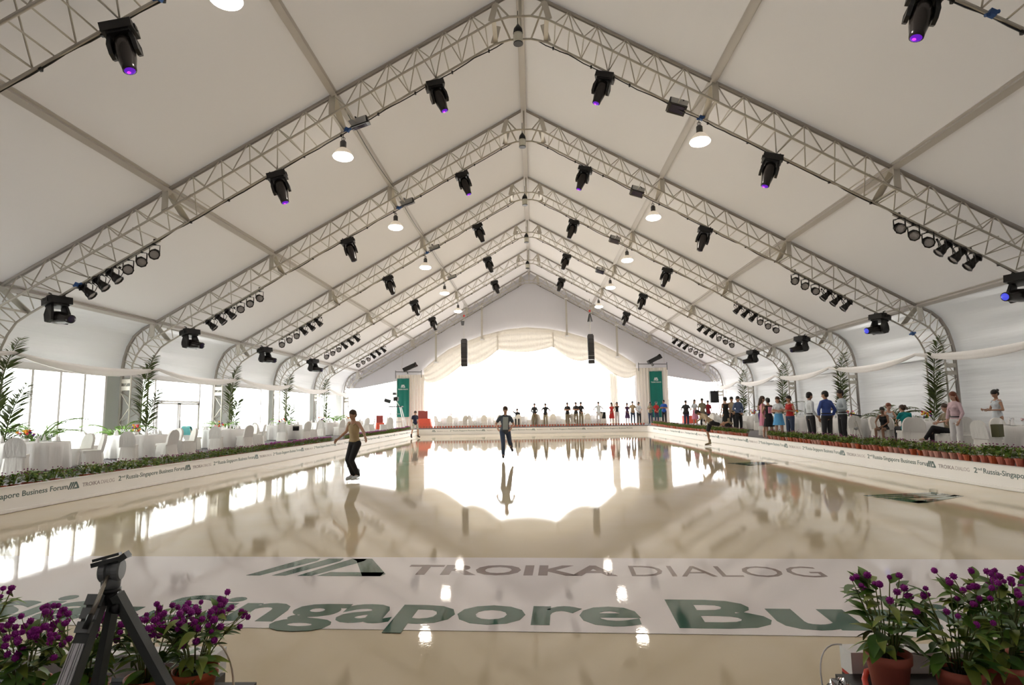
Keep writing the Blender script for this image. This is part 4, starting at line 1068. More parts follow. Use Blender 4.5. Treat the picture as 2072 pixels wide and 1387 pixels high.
m = MB(); m.tube([(hx+.012, hy-.035, hz-.01), (hx+.012, hy-.07, hz-.07), (hx+.008, hy-.10, hz-.125)], [.006, .0075, .0085], 8); m.build('pan_handle', nm('brushed_handle', (.5, .45, .38), .25, .8), tp, True)
m = MB(); m.tube([(hx+.008, hy-.10, hz-.125), (hx+.004, hy-.12, hz-.165)], [.011, .010], 8); m.build('handle_grip', 'black', tp, True)
m = MB(); m.lathe([(.016, -.012), (.018, .012)], 10, (hx+.035, hy-.02, hz-.13), rotm(y=PI/2)); m.build('knob', 'black', tp, True)
# cables, bag, black gear
m = MB(); m.tube([(-1.38+.19*math.sin(PI*.5*u/10), YN-.02-.026*u, .435-.22*(u/10)**1.8) for u in range(11)], .005, 6); tag(m.build('cream_cable', nm('cream_cable', (.62, .52, .38), .5), None, True), 'thin cream cable curving over the end of the left board', 'cable')
m = MB(); m.tube([(1.53+(-.15)*math.sin(PI*.62*u/10), YN-.02-.014*u, .42+.03*math.sin(PI*u/10)-.22*(u/10)**2) for u in range(11)], .0035, 6); tag(m.build('cream_cable', 'stripe', None, True), 'thin pale cable loop hanging beside the right board end', 'cable')
m = MB(); m.tube([(1.66, 2.78, .37), (1.60, 2.775, .375), (1.55, 2.76, .368), (1.525, 2.73, .35), (1.515, 2.70, .33), (1.512, 2.66, .323)], .012, 8); tag(m.build('red_hose', nm('red_hose', (.75, .05, .02), .35), None, True), 'glossy red hose beside the first pot on the right', 'hose')
m = MB(); m.tube([(-1.62, 2.78, .25), (-1.4, 2.76, .275), (-1.24, 2.72, .265), (-1.18, 2.62, .21)], .010, 8); tag(m.build('black_cable', 'black', None, True), 'black cable lying behind the orange pots on the left', 'cable')
m = MB(); m.ell((0, 0, .07), (.11, .07, .07), n=14, k=8); m.tube([(-.07, 0, .11), (0, 0, .16), (.07, 0, .11)], .012, 6); o = m.build('black_bag', 'black', None, True, (-2.2, 2.12, .24)); o.scale = (1.2, 1, 1.1); tag(o, 'black bag on the floor before the left pots', 'bag')
random.seed(5); m = MB(); m.ell((0, 0, .08), (.09, .06, .09), n=22, k=14); o = m.build('plastic_bag', 'plastic', None, False, (1.37, 2.62, .2))
for v in o.data.vertices: v.co += Vector((random.uniform(-.02, .02), random.uniform(-.02, .02), random.uniform(-.015, .03)))
tag(o, 'crumpled clear plastic bag beside the right board end', 'bag')

# ------------------------------------------------------------ far left camera platform, red chair, red podium
M['redc'] = nm('coral_red_cloth', (.75, .12, .07), .8); M['redback'] = nm('dull_red_panel', (.32, .07, .06), .8)
pf = thing('camera_platform', 'tall white-legged camera stand beside the left green banner', 'stand', (-10.35, 45.2, .5))
m = MB(); m.box((0, 0, 1.66), (1.0, .7, .06)); m.build('platform_top', 'black', pf)
for sx in (-1, 1):
    for sy in (-1, 1): MB().tube([(sx*.75, sy*.4, 0), (sx*.35, sy*.25, 1.64)], .035, 6).build('leg', 'white2', pf)
for zz in (.5, 1.1): MB().tube([(-.62+.2*zz, -.36, zz), (.62-.2*zz, -.36, zz)], .025, 6).build('rung', 'grey', pf)
vc = thing('video_camera', 'black video camera and monitor on the tall white-legged stand', 'camera', (-10.45, 45.2, 2.19))
MB().box((-.55, 0, .42), (.45, .3, .28), rotm(y=.3)).build('monitor', 'blackg', vc); MB().box((.1, 0, .55), (.3, .5, .3)).build('body', 'black', vc)
MB().lathe([(.08, 0), (.12, .3)], 10, (.2, -.2, .6), rotm(x=PI/2)).build('lens', 'blackg', vc); MB().box((0, 0, .95), (.25, .3, .2)).build('viewfinder', 'dgrey', vc)
for sx in (-.3, .0, .3): seg('support', (sx*1.2, 0, .0), (sx*.3, 0, .45), .03, vc)
rc = thing('red_draped_chair', 'coral red draped chair left of the tall camera stand', 'chair', (-11.3, 44.2, fz(44.2)), .4)
MB().box((0, 0, .24), (.55, .5, .48), taper=1.15).build('seat_cover', 'redc', rc); MB().box((0, .22, .72), (.5, .10, .62)).build('backrest', 'redback', rc)
rp_ = thing('red_podium', 'red podium with a coral skirt left of the arched opening', 'podium', (-8.3, 45.9, .5))
MB().box((0, 0, .36), (.95, .5, .72), taper=1.25).build('skirt', 'redc', rp_); MB().box((-.1, .05, 1.0), (.75, .10, .62)).build('panel', 'redback', rp_)
rt = thing('red_table', 'low coral red covered table beyond the right drape column', 'table', (12.3, 47.2, .5))
MB().box((0, 0, .30), (1.0, .6, .6)).build('cover', 'redc', rt)
ps = thing('speaker_stand', 'black loudspeaker on a stand by the last right post', 'loudspeaker', (12.9, 42.6, fz(42.6)))
MB().box((0, 0, 1.95), (.55, .4, .85)).build('cabinet', 'black', ps)
seg('pole', (0, 0, .3), (0, 0, 1.55), .025, ps)
for k in range(3): seg('leg', (0, 0, .6), (.45*math.cos(k*2.1), .45*math.sin(k*2.1), .01), .02, ps)
# chrome stand held by the man in the pale shirt
cs = thing('chrome_stand', 'chrome folding stand with a black bar beside the man in a pale shirt', 'stand', (10.25, 19.2, fz(19.2)))
seg('pole', (0, 0, .02), (0, .0, 1.05), .014, cs); seg('pole', (.22, .0, .02), (.03, 0, .85), .012, cs); seg('pole', (-.2, .0, .02), (-.03, 0, .8), .012, cs); seg('crossbar', (-.13, 0, 1.07), (.2, 0, 1.0), .022, cs, MB().tube([(0, 0, -.5), (0, 0, .5)], 1, 6).mesh('crossbar', 'black'))
MB().ell((0, 0, .62), (.07, .06, .06)).build('clamp', 'grey', cs)
# far outside: faint awning and hedge
m = MB(); m.box((0, 0, 0), (.6, 6, .12)); o = m.build('awning', 'dgrey', None, False, (-26, 24.5, 4.6)); tag(o, 'dark edge of an awning outside the left windows', 'awning')
print('objects', len(bpy.data.objects))

# ------------------------------------------------------------ people
SK = {'light': nm('skin_light', (.52, .30, .21), .5), 'tan': nm('skin_tan', (.40, .22, .14), .5), 'brown': nm('skin_brown', (.27, .14, .085), .5)}
M['eye'] = nm('eye_white', (.7, .7, .68), .3); M['iris'] = nm('eye_dark', (.02, .015, .01), .3); M['lip'] = nm('lips', (.38, .10, .08), .5)
def col(name, c, rough=.8):
    if name not in M: M[name] = nm(name, c, rough, noise=.08, nscale=14)
    return name
HAIRC = {'black': col('hair_black', (.012, .01, .009), .45), 'brown': col('hair_brown', (.05, .025, .014), .5), 'red': col('hair_auburn', (.16, .045, .02), .5), 'fair': col('hair_fair', (.32, .19, .09), .5)}
def remesh(mb, name, mats, vox, sm=4):
    me = mb.mesh(name, mats); o = bpy.data.objects.new('tmp', me)
    md = o.modifiers.new('r', 'REMESH'); md.mode = 'VOXEL'; md.voxel_size = vox; md.use_smooth_shade = True
    ms = o.modifiers.new('s', 'SMOOTH'); ms.iterations = sm; ms.factor = .5
    r = evalmesh(o); r.name = name; r.materials.clear()
    for m_ in mats: r.materials.append(M[m_] if isinstance(m_, str) else m_)
    r.polygons.foreach_set('use_smooth', [True]*len(r.polygons)); return r
STAND = dict(pelvis=(0, 0, .94), chest=(0, .0, 1.27), neck=(0, -.01, 1.445), head=(0, .02, 1.592),
    hR=(.088, 0, .90), kR=(.10, .025, .49), aR=(.10, -.02, .09), tR=(.13, .14, .035), hL=(-.088, 0, .90), kL=(-.10, .025, .49), aL=(-.10, -.02, .09), tL=(-.13, .14, .035),
    sR=(.155, -.01, 1.385), eR=(.215, -.04, 1.11), wR=(.225, .05, .88), sL=(-.155, -.01, 1.385), eL=(-.215, -.04, 1.11), wL=(-.225, .05, .88))
CROSS = dict(eR=(.235, .0, 1.13), wR=(-.02, .20, 1.15), eL=(-.235, .0, 1.13), wL=(.02, .22, 1.19))
HIPS = dict(eR=(.36, -.06, 1.15), wR=(.20, .05, .98), eL=(-.36, -.06, 1.15), wL=(-.20, .05, .98))
CLASP = dict(eR=(.25, -.02, 1.13), wR=(.05, .20, .95), eL=(-.25, -.02, 1.13), wL=(-.05, .20, .95))
PHOTO = dict(eR=(.30, .08, 1.22), wR=(.09, .22, 1.54), eL=(-.30, .08, 1.22), wL=(-.09, .22, 1.54))
BACKH = dict(eR=(.27, -.10, 1.12), wR=(.05, -.17, .96), eL=(-.27, -.10, 1.12), wL=(-.05, -.17, .96))
HOLD = dict(eR=(.25, .02, 1.12), wR=(.14, .30, 1.14), eL=(-.25, .02, 1.12), wL=(-.12, .30, 1.12))
WALK = dict(kR=(.10, .12, .50), aR=(.10, .16, .09), tR=(.12, .32, .04), kL=(-.10, -.02, .50), aL=(-.10, -.26, .12), tL=(-.11, -.12, .035))
SIT = dict(pelvis=(0, -.02, .56), chest=(0, .02, .90), neck=(0, .02, 1.09), head=(0, .06, 1.24), hR=(.09, .03, .54), kR=(.12, .44, .55), aR=(.12, .46, .10), tR=(.13, .60, .035), hL=(-.09, .03, .54), kL=(-.12, .44, .55), aL=(-.12, .46, .10), tL=(-.13, .60, .035),
    sR=(.17, .02, 1.04), eR=(.22, .16, .80), wR=(.12, .36, .68), sL=(-.17, .02, 1.04), eL=(-.22, .16, .80), wL=(-.12, .36, .68))
def person(label, x, y, rz, H, pose=(), top='tee', topc='white2', bot='trousers', botc='black', hair='short', hairc='black', skin='tan', female=False, z=None, vox=.02, shoe='black', look=0, nod=0, grp=None, skates=False, hem=None, bulk=1.0, extra=None):
    J = dict(STAND); 
    for p in pose: J.update(p)
    J = {k: Vector(v) for k, v in J.items()}
    if female:
        for k in J:
            if k[0] == 's' and len(k) == 2: J[k].x *= .88
    k = H/1.72; z = fz(y) if z is None else z
    t = thing('person', label, 'person', (x, y, z), rz, grp); t.scale = (k, k, k)
    hd = look
    up = (J['chest']-J['pelvis']).normalized(); ax = (J['sR']-J['sL']); ax = (ax-up*ax.dot(up)).normalized(); fw = up.cross(ax)
    RT = Matrix((ax, fw, up)).transposed()
    nk = (J['head']-J['neck']).normalized()
    hx_ = ax.copy(); hx_ = (hx_-nk*hx_.dot(nk)).normalized(); hf = nk.cross(hx_); RH = Matrix((hx_, hf, nk)).transposed()@rotm(z=look)@rotm(x=-nod)
    hips = (J['hR']-J['hL']).normalized()
    def torso(m, g, lo=0):
        fsc = .92 if female else 1.0; B = bulk; gp = g+(.012 if g and top == 'tee' and bot != 'skirt' else 0)
        pel, ch = J['pelvis'], J['chest']
        m.ell(pel, ((.150 if female else .145)*B+gp, .108*B+gp, .13+gp), RT, 16, 10)
        m.ell(pel+(ch-pel)*.48, (.118*fsc*B+g, .088*B+g, .16), RT, 16, 10)
        m.ell(ch-up*.01, (.145*fsc*B+g*.7, .102*B+g*.8, .17+g*.3), RT, 16, 10)
        if female:
            for s_ in (-1, 1): m.ell(ch+ax*s_*.065+fw*.075+up*.01, (.055+g*.3, .05+g*.3, .055), RT, 10, 6)
        for s_ in 'RL': m.cap(ch+up*.10+(J['s'+s_]-ch)*.25, J['s'+s_]-up*.012, .056*fsc+g*.6, .046*fsc+g*.6, 10)
    def limb(m, a, b, ra, rb, g=0): m.cap(J[a], J[b], ra+g, rb+g, 10)
    f_ = .88 if female else 1.0
    body = MB(); torso(body, 0)
    for s_ in 'RL':
        limb(body, 's'+s_, 'e'+s_, .048*f_, .037*f_); limb(body, 'e'+s_, 'w'+s_, .037*f_, .025*f_)
        limb(body, 'h'+s_, 'k'+s_, .082, .055); limb(body, 'k'+s_, 'a'+s_, .053, .035)
        cm = J['k'+s_]*.68+J['a'+s_]*.32; body.ell(cm+Vector((0, -.012, 0)), (.05, .055, .10), None, 8, 6)
        limb(body, 'a'+s_, 't'+s_, .036, .028)
        d = (J['w'+s_]-J['e'+s_]).normalized(); J['p'+s_] = J['w'+s_]+d*.055
        body.cap(J['w'+s_], J['p'+s_], .026, .030, 8)
    body.cap(J['chest']+up*.11, J['neck'], .064*f_, .056*f_, 10); body.cap(J['neck'], J['head']-nk*.05, .056*f_, .052*f_, 10)
    hc = J['head']
    body.ell(hc+RH@Vector((0, -.008, .02)), (.080, .098, .098), RH, 16, 12); body.ell(hc+RH@Vector((0, .022, -.045)), (.060, .066, .070), RH, 14, 10)
    mats = [SK[skin], 'eye', 'iris', 'lip']
    me = remesh(body, 'body', mats, vox)
    # face and fingers on the same mesh
    ex = MB()
    ex.v = [tuple(v.co) for v in me.vertices]; ex.f = [tuple(p.vertices) for p in me.polygons]; ex.m = [0]*len(ex.f)
    P = lambda a, b, c: hc+RH@Vector((a, b, c))
    ex.lathe([(.005, .0), (.012, .018), (.016, .04), (.010, .05)], 6, P(0, .082, .012), RH@rotm(x=PI), 0) ; ex.ell(P(0, .098, -.022), (.014, .016, .010), RH, 8, 5, 0)
    for s_ in (-1, 1):
        ex.ell(P(s_*.074, -.005, -.004), (.010, .020, .030), RH, 8, 5, 0)
        ex.ell(P(s_*.029, .078, .010), (.014, .010, .008), RH, 8, 5, 1); ex.ell(P(s_*.029, .084, .010), (.007, .006, .007), RH, 6, 4, 2)
        ex.tube([P(s_*.014, .088, .028), P(s_*.030, .090, .033), P(s_*.046, .078, .028)], .0035, 4, 2)
    ex.ell(P(0, .082, -.052), (.024, .010, .007), RH, 8, 4, 3)
    for s_, sg in (('R', 1), ('L', -1)):
        w_, e_ = J['w'+s_], J['e'+s_]; d = (w_-e_).normalized(); pal = J['p'+s_]
        si = d.cross(Vector((sg, .01, 0))); si = Vector((0, 1, 0)) if si.length < .1 else si.normalized()
        if si.y < 0: si = -si
        cu = d.cross(si).normalized()
        if cu.x*sg > 0: cu = -cu
        for q in range(4):
            o_ = (q-1.5)*.019; L1 = (.030, .036, .034, .026)[q]
            a0 = pal+si*o_+d*.012; a1 = a0+d*L1+cu*.008; a2 = a1+d*L1*.6+cu*.018; a3 = a2+d*L1*.35+cu*.016
            ex.tube([a0, a1, a2, a3], [.0095, .0088, .0078, .006], 6, 0)
        a0 = w_+d*.02+si*.022; a1 = a0+si*.022+d*.02+cu*.008; a2 = a1+si*.006+d*.024+cu*.01
        ex.tube([a0, a1, a2], [.012, .010, .0075], 6, 0)
    ex.build('body', mats, t, True)
    # clothes
    sv = min(vox, .018)
    if top:
        m = MB(); torso(m, .014)
        if top in ('tee', 'shirt', 'jacket'):
            for s_ in 'RL':
                if top == 'tee':
                    e = J['s'+s_]+(J['e'+s_]-J['s'+s_])*.62; m.cap(J['s'+s_]-up*.012, e, .058*f_, .054*f_, 10)
                else: m.cap(J['s'+s_]-up*.012, J['e'+s_], .059*f_, .050*f_, 10); m.cap(J['e'+s_], J['w'+s_]-(J['w'+s_]-J['e'+s_])*.06, .052*f_, .040*f_, 10)
            m.cap(J['chest']+up*.12, J['neck']-(J['neck']-J['chest'])*.12, .075, .062, 10)
        r_ = remesh(m, 'top', [topc], vox)
        if bot:
            bm = bmesh.new(); bm.from_mesh(r_); bmesh.ops.bisect_plane(bm, geom=bm.verts[:]+bm.edges[:]+bm.faces[:], plane_co=J['pelvis']+up*(-.10 if top == 'tee' and bot != 'skirt' else .03), plane_no=up, clear_inner=True); bm.to_mesh(r_); bm.free()
        if top in ('tank', 'dress'):  # cut the shoulders off the remeshed top
            bm = bmesh.new(); bm.from_mesh(r_); bmesh.ops.bisect_plane(bm, geom=bm.verts[:]+bm.edges[:]+bm.faces[:], plane_co=J['chest']+up*.12, plane_no=up, clear_outer=True); bm.to_mesh(r_); bm.free()
        link({'tee': 't_shirt', 'shirt': 'shirt', 'jacket': 'jacket', 'tank': 'tank_top', 'dress': 'bodice'}[top], r_, t)
        if top in ('tank', 'dress'):
            for sg in (-1, 1): MB().tube([J['chest']+ax*sg*.075+fw*.09+up*.10, J['chest']+ax*sg*.085+up*.155+fw*.01, J['chest']+ax*sg*.08-fw*.09+up*.10], .014, 6).build('strap', topc, t, True)
        if top == 'shirt':
            MB().lathe([(.060, -.02), (.064, .0), (.060, .02)], 12, J['neck']-nk*.01, RH, capb=False, capt=False).build('collar', topc, t, True)
    if bot in ('trousers', 'jeans', 'shorts'):
        m = MB(); m.ell(J['pelvis'], ((.150 if female else .148)*bulk+.014, .120*bulk, .115), RT, 16, 10)
        for s_ in 'RL':
            if bot == 'shorts': m.cap(J['h'+s_], J['h'+s_]+(J['k'+s_]-J['h'+s_])*(hem or .75), .097, .085, 10)
            else: m.cap(J['h'+s_], J['k'+s_], .095, .070, 10); m.cap(J['k'+s_], J['a'+s_], .070, .058, 10)
        link('shorts' if bot == 'shorts' else 'trousers', remesh(m, 'trousers', [botc], vox), t)
        if bot != 'shorts' and top == 'shirt': MB().lathe([(.154*bulk, -.018), (.156*bulk, .018)], 18, J['pelvis']+up*.085, RT, capb=False, capt=False, sy=.76).build('belt', 'black', t, True)
    elif bot == 'skirt':
        m = MB(); zh = hem or .5; pts = []
        def f(u, v):
            q = u*2*PI; kf = 1+.04*math.sin(q*9)*v
            c = J['pelvis']+up*.12; c2 = (J['kR']+J['kL'])/2*v+c*(1-v) if True else c
            return Vector((c2.x+math.cos(q)*(.14+.075*v)*kf, c2.y+math.sin(q)*(.105+.085*v)*kf, c.z+(zh-c.z)*v))
        m.grid(f, 36, 6); m.build('skirt', botc, t, True)
    for s_ in 'RL':
        a, tt = J['a'+s_], J['t'+s_]; m = MB(); m.cap(a+Vector((0, -.02, -.02)), tt, .045, .036, 10)
        d = (tt-a); 
        if skates: m.cap(a+Vector((0, 0, .10)), a, .05, .048, 10)
        o = m.build('skate_boot' if skates else 'shoe', shoe, t, True)
        if skates:
            b = MB(); q0 = a+Vector((0, -.06, -.085)); q1 = tt+Vector((0, .05, -.03)); q0.z = min(q0.z, q1.z); b.box(((q0+q1)/2), (.006, (q1-q0).length, .03), Matrix.Rotation(math.atan2(-(q1.x-q0.x), q1.y-q0.y), 3, 'Z')); b.build('blade', 'grey', o)
    # hair
    hcol = HAIRC[hairc]; m = MB()
    m.ell(P(0, -.018, .040), (.089, .104, .095), RH, 16, 10); m.ell(P(0, -.045, .0), (.084, .074, .090), RH, 14, 8)
    if hair == 'long': m.cap(P(0, -.065, -.02), P(0, -.085, -.22), .07, .055, 12); m.cap(P(.055, -.03, 0), P(.06, -.04, -.16), .035, .03, 8); m.cap(P(-.055, -.03, 0), P(-.06, -.04, -.16), .035, .03, 8)
    if hair == 'bob': m.cap(P(.05, -.03, .02), P(.055, -.03, -.09), .04, .035, 8); m.cap(P(-.05, -.03, .02), P(-.055, -.03, -.09), .04, .035, 8); m.cap(P(0, -.06, 0), P(0, -.07, -.10), .06, .055, 10)
    if hair == 'bun': m.ell(P(0, -.135, .045), (.042, .04, .042), RH, 12, 8)
    if hair == 'pony': m.ell(P(0, -.125, .05), (.03, .03, .03), RH, 10, 6); m.cap(P(0, -.14, .04), P(.0, -.17, -.12), .035, .018, 8)
    link('hair', remesh(m, 'hair', [hcol], .012, 2), t)
    if extra: extra(t, J, P, ax, fw, up)
    return t
# colours
col('navy', (.015, .02, .05)); col('blueshirt', (.05, .09, .32)); col('whiteshirt', (.62, .66, .70)); col('paleblue', (.42, .48, .52)); col('charcoal', (.03, .03, .033)); col('jeans', (.04, .06, .11)); col('maroon', (.28, .02, .03))
col('redtop', (.48, .03, .03)); col('pink', (.62, .24, .34)); col('palepink', (.60, .44, .48)); col('beige', (.42, .33, .22)); col('khaki', (.24, .20, .13)); col('tealtop', (.0, .22, .22)); col('purpletr', (.07, .03, .16)); col('brightblue', (.02, .10, .45))
col('plaid', (.10, .14, .25)); col('darkpurple', (.07, .03, .09)); col('greyvest', (.35, .40, .42)); col('slate', (.06, .075, .10)); col('whitetr', (.66, .64, .64)); col('blackcl', (.012, .012, .014)); col('lightshorts', (.50, .52, .48)); col('floral', (.45, .38, .18)); col('sand', (.40, .30, .17)); col('skyskirt', (.10, .35, .65))
FC = PI   # facing the camera
# skaters
person('skater in a sand top and black trousers gliding with both arms spread low', -4.03, 13.75, PI-.5, 1.66, [dict(pelvis=(.02, -.05, .90), chest=(.0, .0, 1.22), neck=(.0, .02, 1.40), head=(.0, .05, 1.55), hR=(.09, -.05, .86), hL=(-.08, -.05, .86), kR=(.06, .12, .50), aR=(.05, -.04, .13), tR=(.07, .12, .06), kL=(-.04, .10, .48), aL=(-.05, -.10, .13), tL=(-.06, .06, .06),
    sR=(.155, .0, 1.35), sL=(-.15, .0, 1.35), eR=(.33, -.08, 1.15), wR=(.47, .05, .98), eL=(-.33, .02, 1.16), wL=(-.50, .12, 1.02))], 'tank', 'sand', 'trousers', 'blackcl', 'short', 'brown', 'tan', z=0.03, vox=.014, shoe='whiteshirt', skates=True)
person('skater in a grey shirt with pale front and dark jeans pushing off in mid-rink', -.80, 19.6, PI+.15, 1.74, [dict(pelvis=(0, -.05, .92), chest=(.0, .05, 1.23), neck=(0, .09, 1.41), head=(0, .14, 1.56), sR=(.155, .06, 1.35), sL=(-.155, .06, 1.35), hR=(.09, -.05, .88), hL=(-.09, -.05, .88), kR=(.08, .10, .50), aR=(.07, -.02, .13), tR=(.09, .14, .06), kL=(-.16, -.10, .50), aL=(-.24, -.44, .36), tL=(-.27, -.36, .24),
    eR=(.30, -.02, 1.12), wR=(.26, .20, .98), eL=(-.28, .0, 1.10), wL=(-.16, .24, .96))], 'tee', 'slate', 'jeans', 'jeans', 'short', 'brown', 'light', z=0.03, vox=.015, shoe='blackcl', skates=True,
    extra=lambda t, J, P, ax, fw, up: MB().box(J['chest']+fw*.118-up*.06, (.17, .03, .42), Matrix((ax, fw, up)).transposed()).build('pale_front', 'greyvest', t))
person('man in a navy t-shirt and pale shorts standing on skates by the left boards', -7.5, 38.3, PI+.6, 1.74, [dict(kR=(.20, .05, .50), aR=(.26, .02, .13), tR=(.29, .17, .06), kL=(-.18, .05, .50), aL=(-.24, -.06, .13), tL=(-.28, .08, .06), head=(0, .05, 1.585))], 'tee', 'navy', 'shorts', 'lightshorts', 'short', 'brown', 'light', z=0.03, vox=.02, shoe='blackcl', skates=True)
person('skater in beige and black bending forward in a spin near the right boards', 7.35, 25.0, PI*.5, 1.72, [dict(pelvis=(0, -.12, .98), chest=(0, .14, 1.20), neck=(0, .30, 1.30), head=(0, .42, 1.37), hR=(.09, -.10, .94), hL=(-.09, -.10, .94), kR=(.09, .03, .54), aR=(.09, -.04, .13), tR=(.10, .12, .06), kL=(-.10, -.46, .86), aL=(-.11, -.80, .98), tL=(-.12, -.93, .90),
    sR=(.18, .22, 1.26), sL=(-.18, .22, 1.26), eR=(.40, .20, 1.12), wR=(.58, .26, 1.02), eL=(-.40, .20, 1.12), wL=(-.58, .26, 1.02))], 'shirt', 'beige', 'shorts', 'blackcl', 'short', 'black', 'tan', z=0.03, vox=.018, shoe='khaki', skates=True)
# right side standing group near the camera
person('woman in a pink blouse and white trousers standing by the second right table', 11.55, 16.6, PI*.5+.25, 1.68, [dict(eR=(.23, -.02, 1.12), wR=(.21, .08, .90), eL=(-.22, .0, 1.12), wL=(-.20, .12, .90))], 'shirt', 'palepink', 'trousers', 'whitetr', 'long', 'red', 'light', True, vox=.014, shoe='whitetr', nod=.15)
person('woman with a hair bun in a sleeveless white dress setting the right table', 13.95, 18.3, PI*.5, 1.74, [HOLD], 'dress', 'whiteshirt', 'skirt', 'whiteshirt', 'bun', 'black', 'tan', True, vox=.014, nod=.35, hem=.35)
person('seated woman with crossed legs in black trousers beside the pink blouse', 12.35, 18.1, PI*.5+.1, 1.70, [SIT, dict(kL=(.02, .46, .66), aL=(.16, .62, .34), tL=(.22, .74, .30), eL=(-.20, .18, .86), wL=(-.02, .34, .80), wR=(.05, .34, .78))], 'tee', 'khaki', 'trousers', 'blackcl', 'bob', 'brown', 'light', True, vox=.015, shoe='beige')
person('seated woman in a teal top with a ponytail, back turned, second right table', 12.32, 20.05, -.15, 1.70, [SIT, dict(chest=(0, .08, .90), neck=(0, .13, 1.08), head=(0, .20, 1.21))], 'tee', 'tealtop', 'trousers', 'charcoal', 'pony', 'brown', 'tan', True, vox=.015, look=.5)
person('seated girl in a black tank top with bare legs at the second right table', 12.1, 20.9, -.9+PI, 1.58, [SIT], 'tank', 'blackcl', 'shorts', 'blackcl', 'short', 'black', 'brown', True, vox=.016, look=.2, hem=.4, shoe='blackcl')
person('seated red-haired woman in a pale top between the teal top and the girl', 12.85, 21.9, PI+.1, 1.74, [SIT, dict(wR=(.05, .40, .84), wL=(-.05, .40, .84))], 'tank', 'whiteshirt', 'trousers', 'beige', 'short', 'red', 'light', True, vox=.018)
def bench(x, y, rz, lab): chair(x, y, rz, lab, 'white covered banquet chairs')
for (x, y, rz, lb) in [(12.35, 18.1, PI*.5+.1, 'white covered chair under the woman with crossed legs'), (12.32, 20.05, -.15, 'white covered chair under the woman in the teal top'), (12.1, 20.9, -.9+PI, 'white covered chair under the girl in the black tank top'), (12.85, 21.9, PI+.1, 'white covered chair under the red-haired woman')]: bench(x, y, rz, lb)
person('man in a white shirt and black trousers standing sideways behind the right pots', 9.42, 20.4, -PI*.5+.1, 1.80, [dict(wR=(.24, .12, .90))], 'shirt', 'whiteshirt', 'trousers', 'charcoal', 'short', 'black', 'tan', vox=.015)
person('man in a bright blue shirt with his back turned, hands at his sides', 9.62, 19.7, .25, 1.82, [dict(eR=(.29, -.03, 1.14), eL=(-.29, -.03, 1.14))], 'shirt', 'blueshirt', 'trousers', 'charcoal', 'short', 'black', 'tan', vox=.015, bulk=1.1, look=.5)
person('man in a pale blue shirt beside the man in the bright blue shirt', 10.32, 20.1, PI*.5, 1.86, [HOLD], 'shirt', 'paleblue', 'trousers', 'charcoal', 'short', 'black', 'brown', vox=.015, bulk=1.05)
person('woman in a sleeveless red top and dark jeans with crossed arms', 9.55, 22.3, PI*.62, 1.72, [CROSS], 'tank', 'redtop', 'trousers', 'jeans', 'short', 'black', 'tan', True, vox=.016, bulk=1.1)
person('girl in a white shirt and light blue skirt in the group of women', 9.5, 23.2, PI*.8, 1.70, [CROSS], 'tee', 'whiteshirt', 'skirt', 'skyskirt', 'bob', 'brown', 'light', True, vox=.018, hem=.62)
person('girl with a dark bun and black skirt seen from behind, pink bag on her back', 9.4, 23.9, .1, 1.66, [HOLD], 'tank', 'blackcl', 'skirt', 'blackcl', 'bun', 'black', 'tan', True, vox=.018, hem=.55, extra=lambda t, J, P, ax, fw, up: MB().box(J['chest']-fw*.15-up*.05, (.14, .07, .26)).build('backpack', 'pink', t))
person('young woman in a pink dress with long dark hair beside the black skirt', 9.35, 24.35, -PI*.6, 1.74, [], 'dress', 'pink', 'skirt', 'pink', 'long', 'brown', 'light', True, vox=.018, hem=.55)
person('woman in a black top and purple trousers eating behind the right tables', 11.25, 29.6, PI+.5, 1.70, [dict(eR=(.25, .02, 1.12), wR=(.08, .20, 1.32), wL=(-.1, .25, 1.18), eL=(-.25, .02, 1.14))], 'tank', 'blackcl', 'trousers', 'purpletr', 'long', 'black', 'light', True, vox=.02)
person('woman in an off-shoulder black dress with pinned hair seen from behind', 9.35, 29.0, .1, 1.78, [], 'dress', 'blackcl', 'skirt', 'blackcl', 'bun', 'black', 'light', True, vox=.02, hem=.15)
person('man in a beige shirt between the black dress and the checked shirt', 9.95, 29.9, PI, 1.80, [CLASP], 'shirt', 'beige', 'trousers', 'charcoal', 'short', 'black', 'tan', vox=.02)
person('man in a blue checked shirt and black trousers right of the beige shirt', 9.85, 28.7, PI+.3, 1.80, [CLASP], 'shirt', 'plaid', 'trousers', 'blackcl', 'short', 'black', 'tan', vox=.02)
person('heavy man in a dark grey t-shirt standing far right by the boards', 9.9, 38.6, PI, 1.72, [dict(eR=(.31, -.02, 1.12), eL=(-.31, -.02, 1.12))], 'tee', 'charcoal', 'trousers', 'jeans', 'short', 'black', 'tan', vox=.022, bulk=1.3)
person('woman in a white blouse and pink skirt behind the spinning skater', 10.3, 38.0, PI+.2, 1.76, [HOLD], 'tee', 'whiteshirt', 'skirt', 'pink', 'long', 'brown', 'light', True, vox=.022)
person('man in a dark vest behind the spinning skater', 10.55, 37.2, PI, 1.82, [], 'tee', 'khaki', 'trousers', 'charcoal', 'short', 'black', 'brown', vox=.022)
person('young person in a red top at the far right beside the loudspeaker stand', 11.3, 38.6, PI, 1.70, [], 'tee', 'maroon', 'trousers', 'jeans', 'short', 'black', 'light', vox=.022)
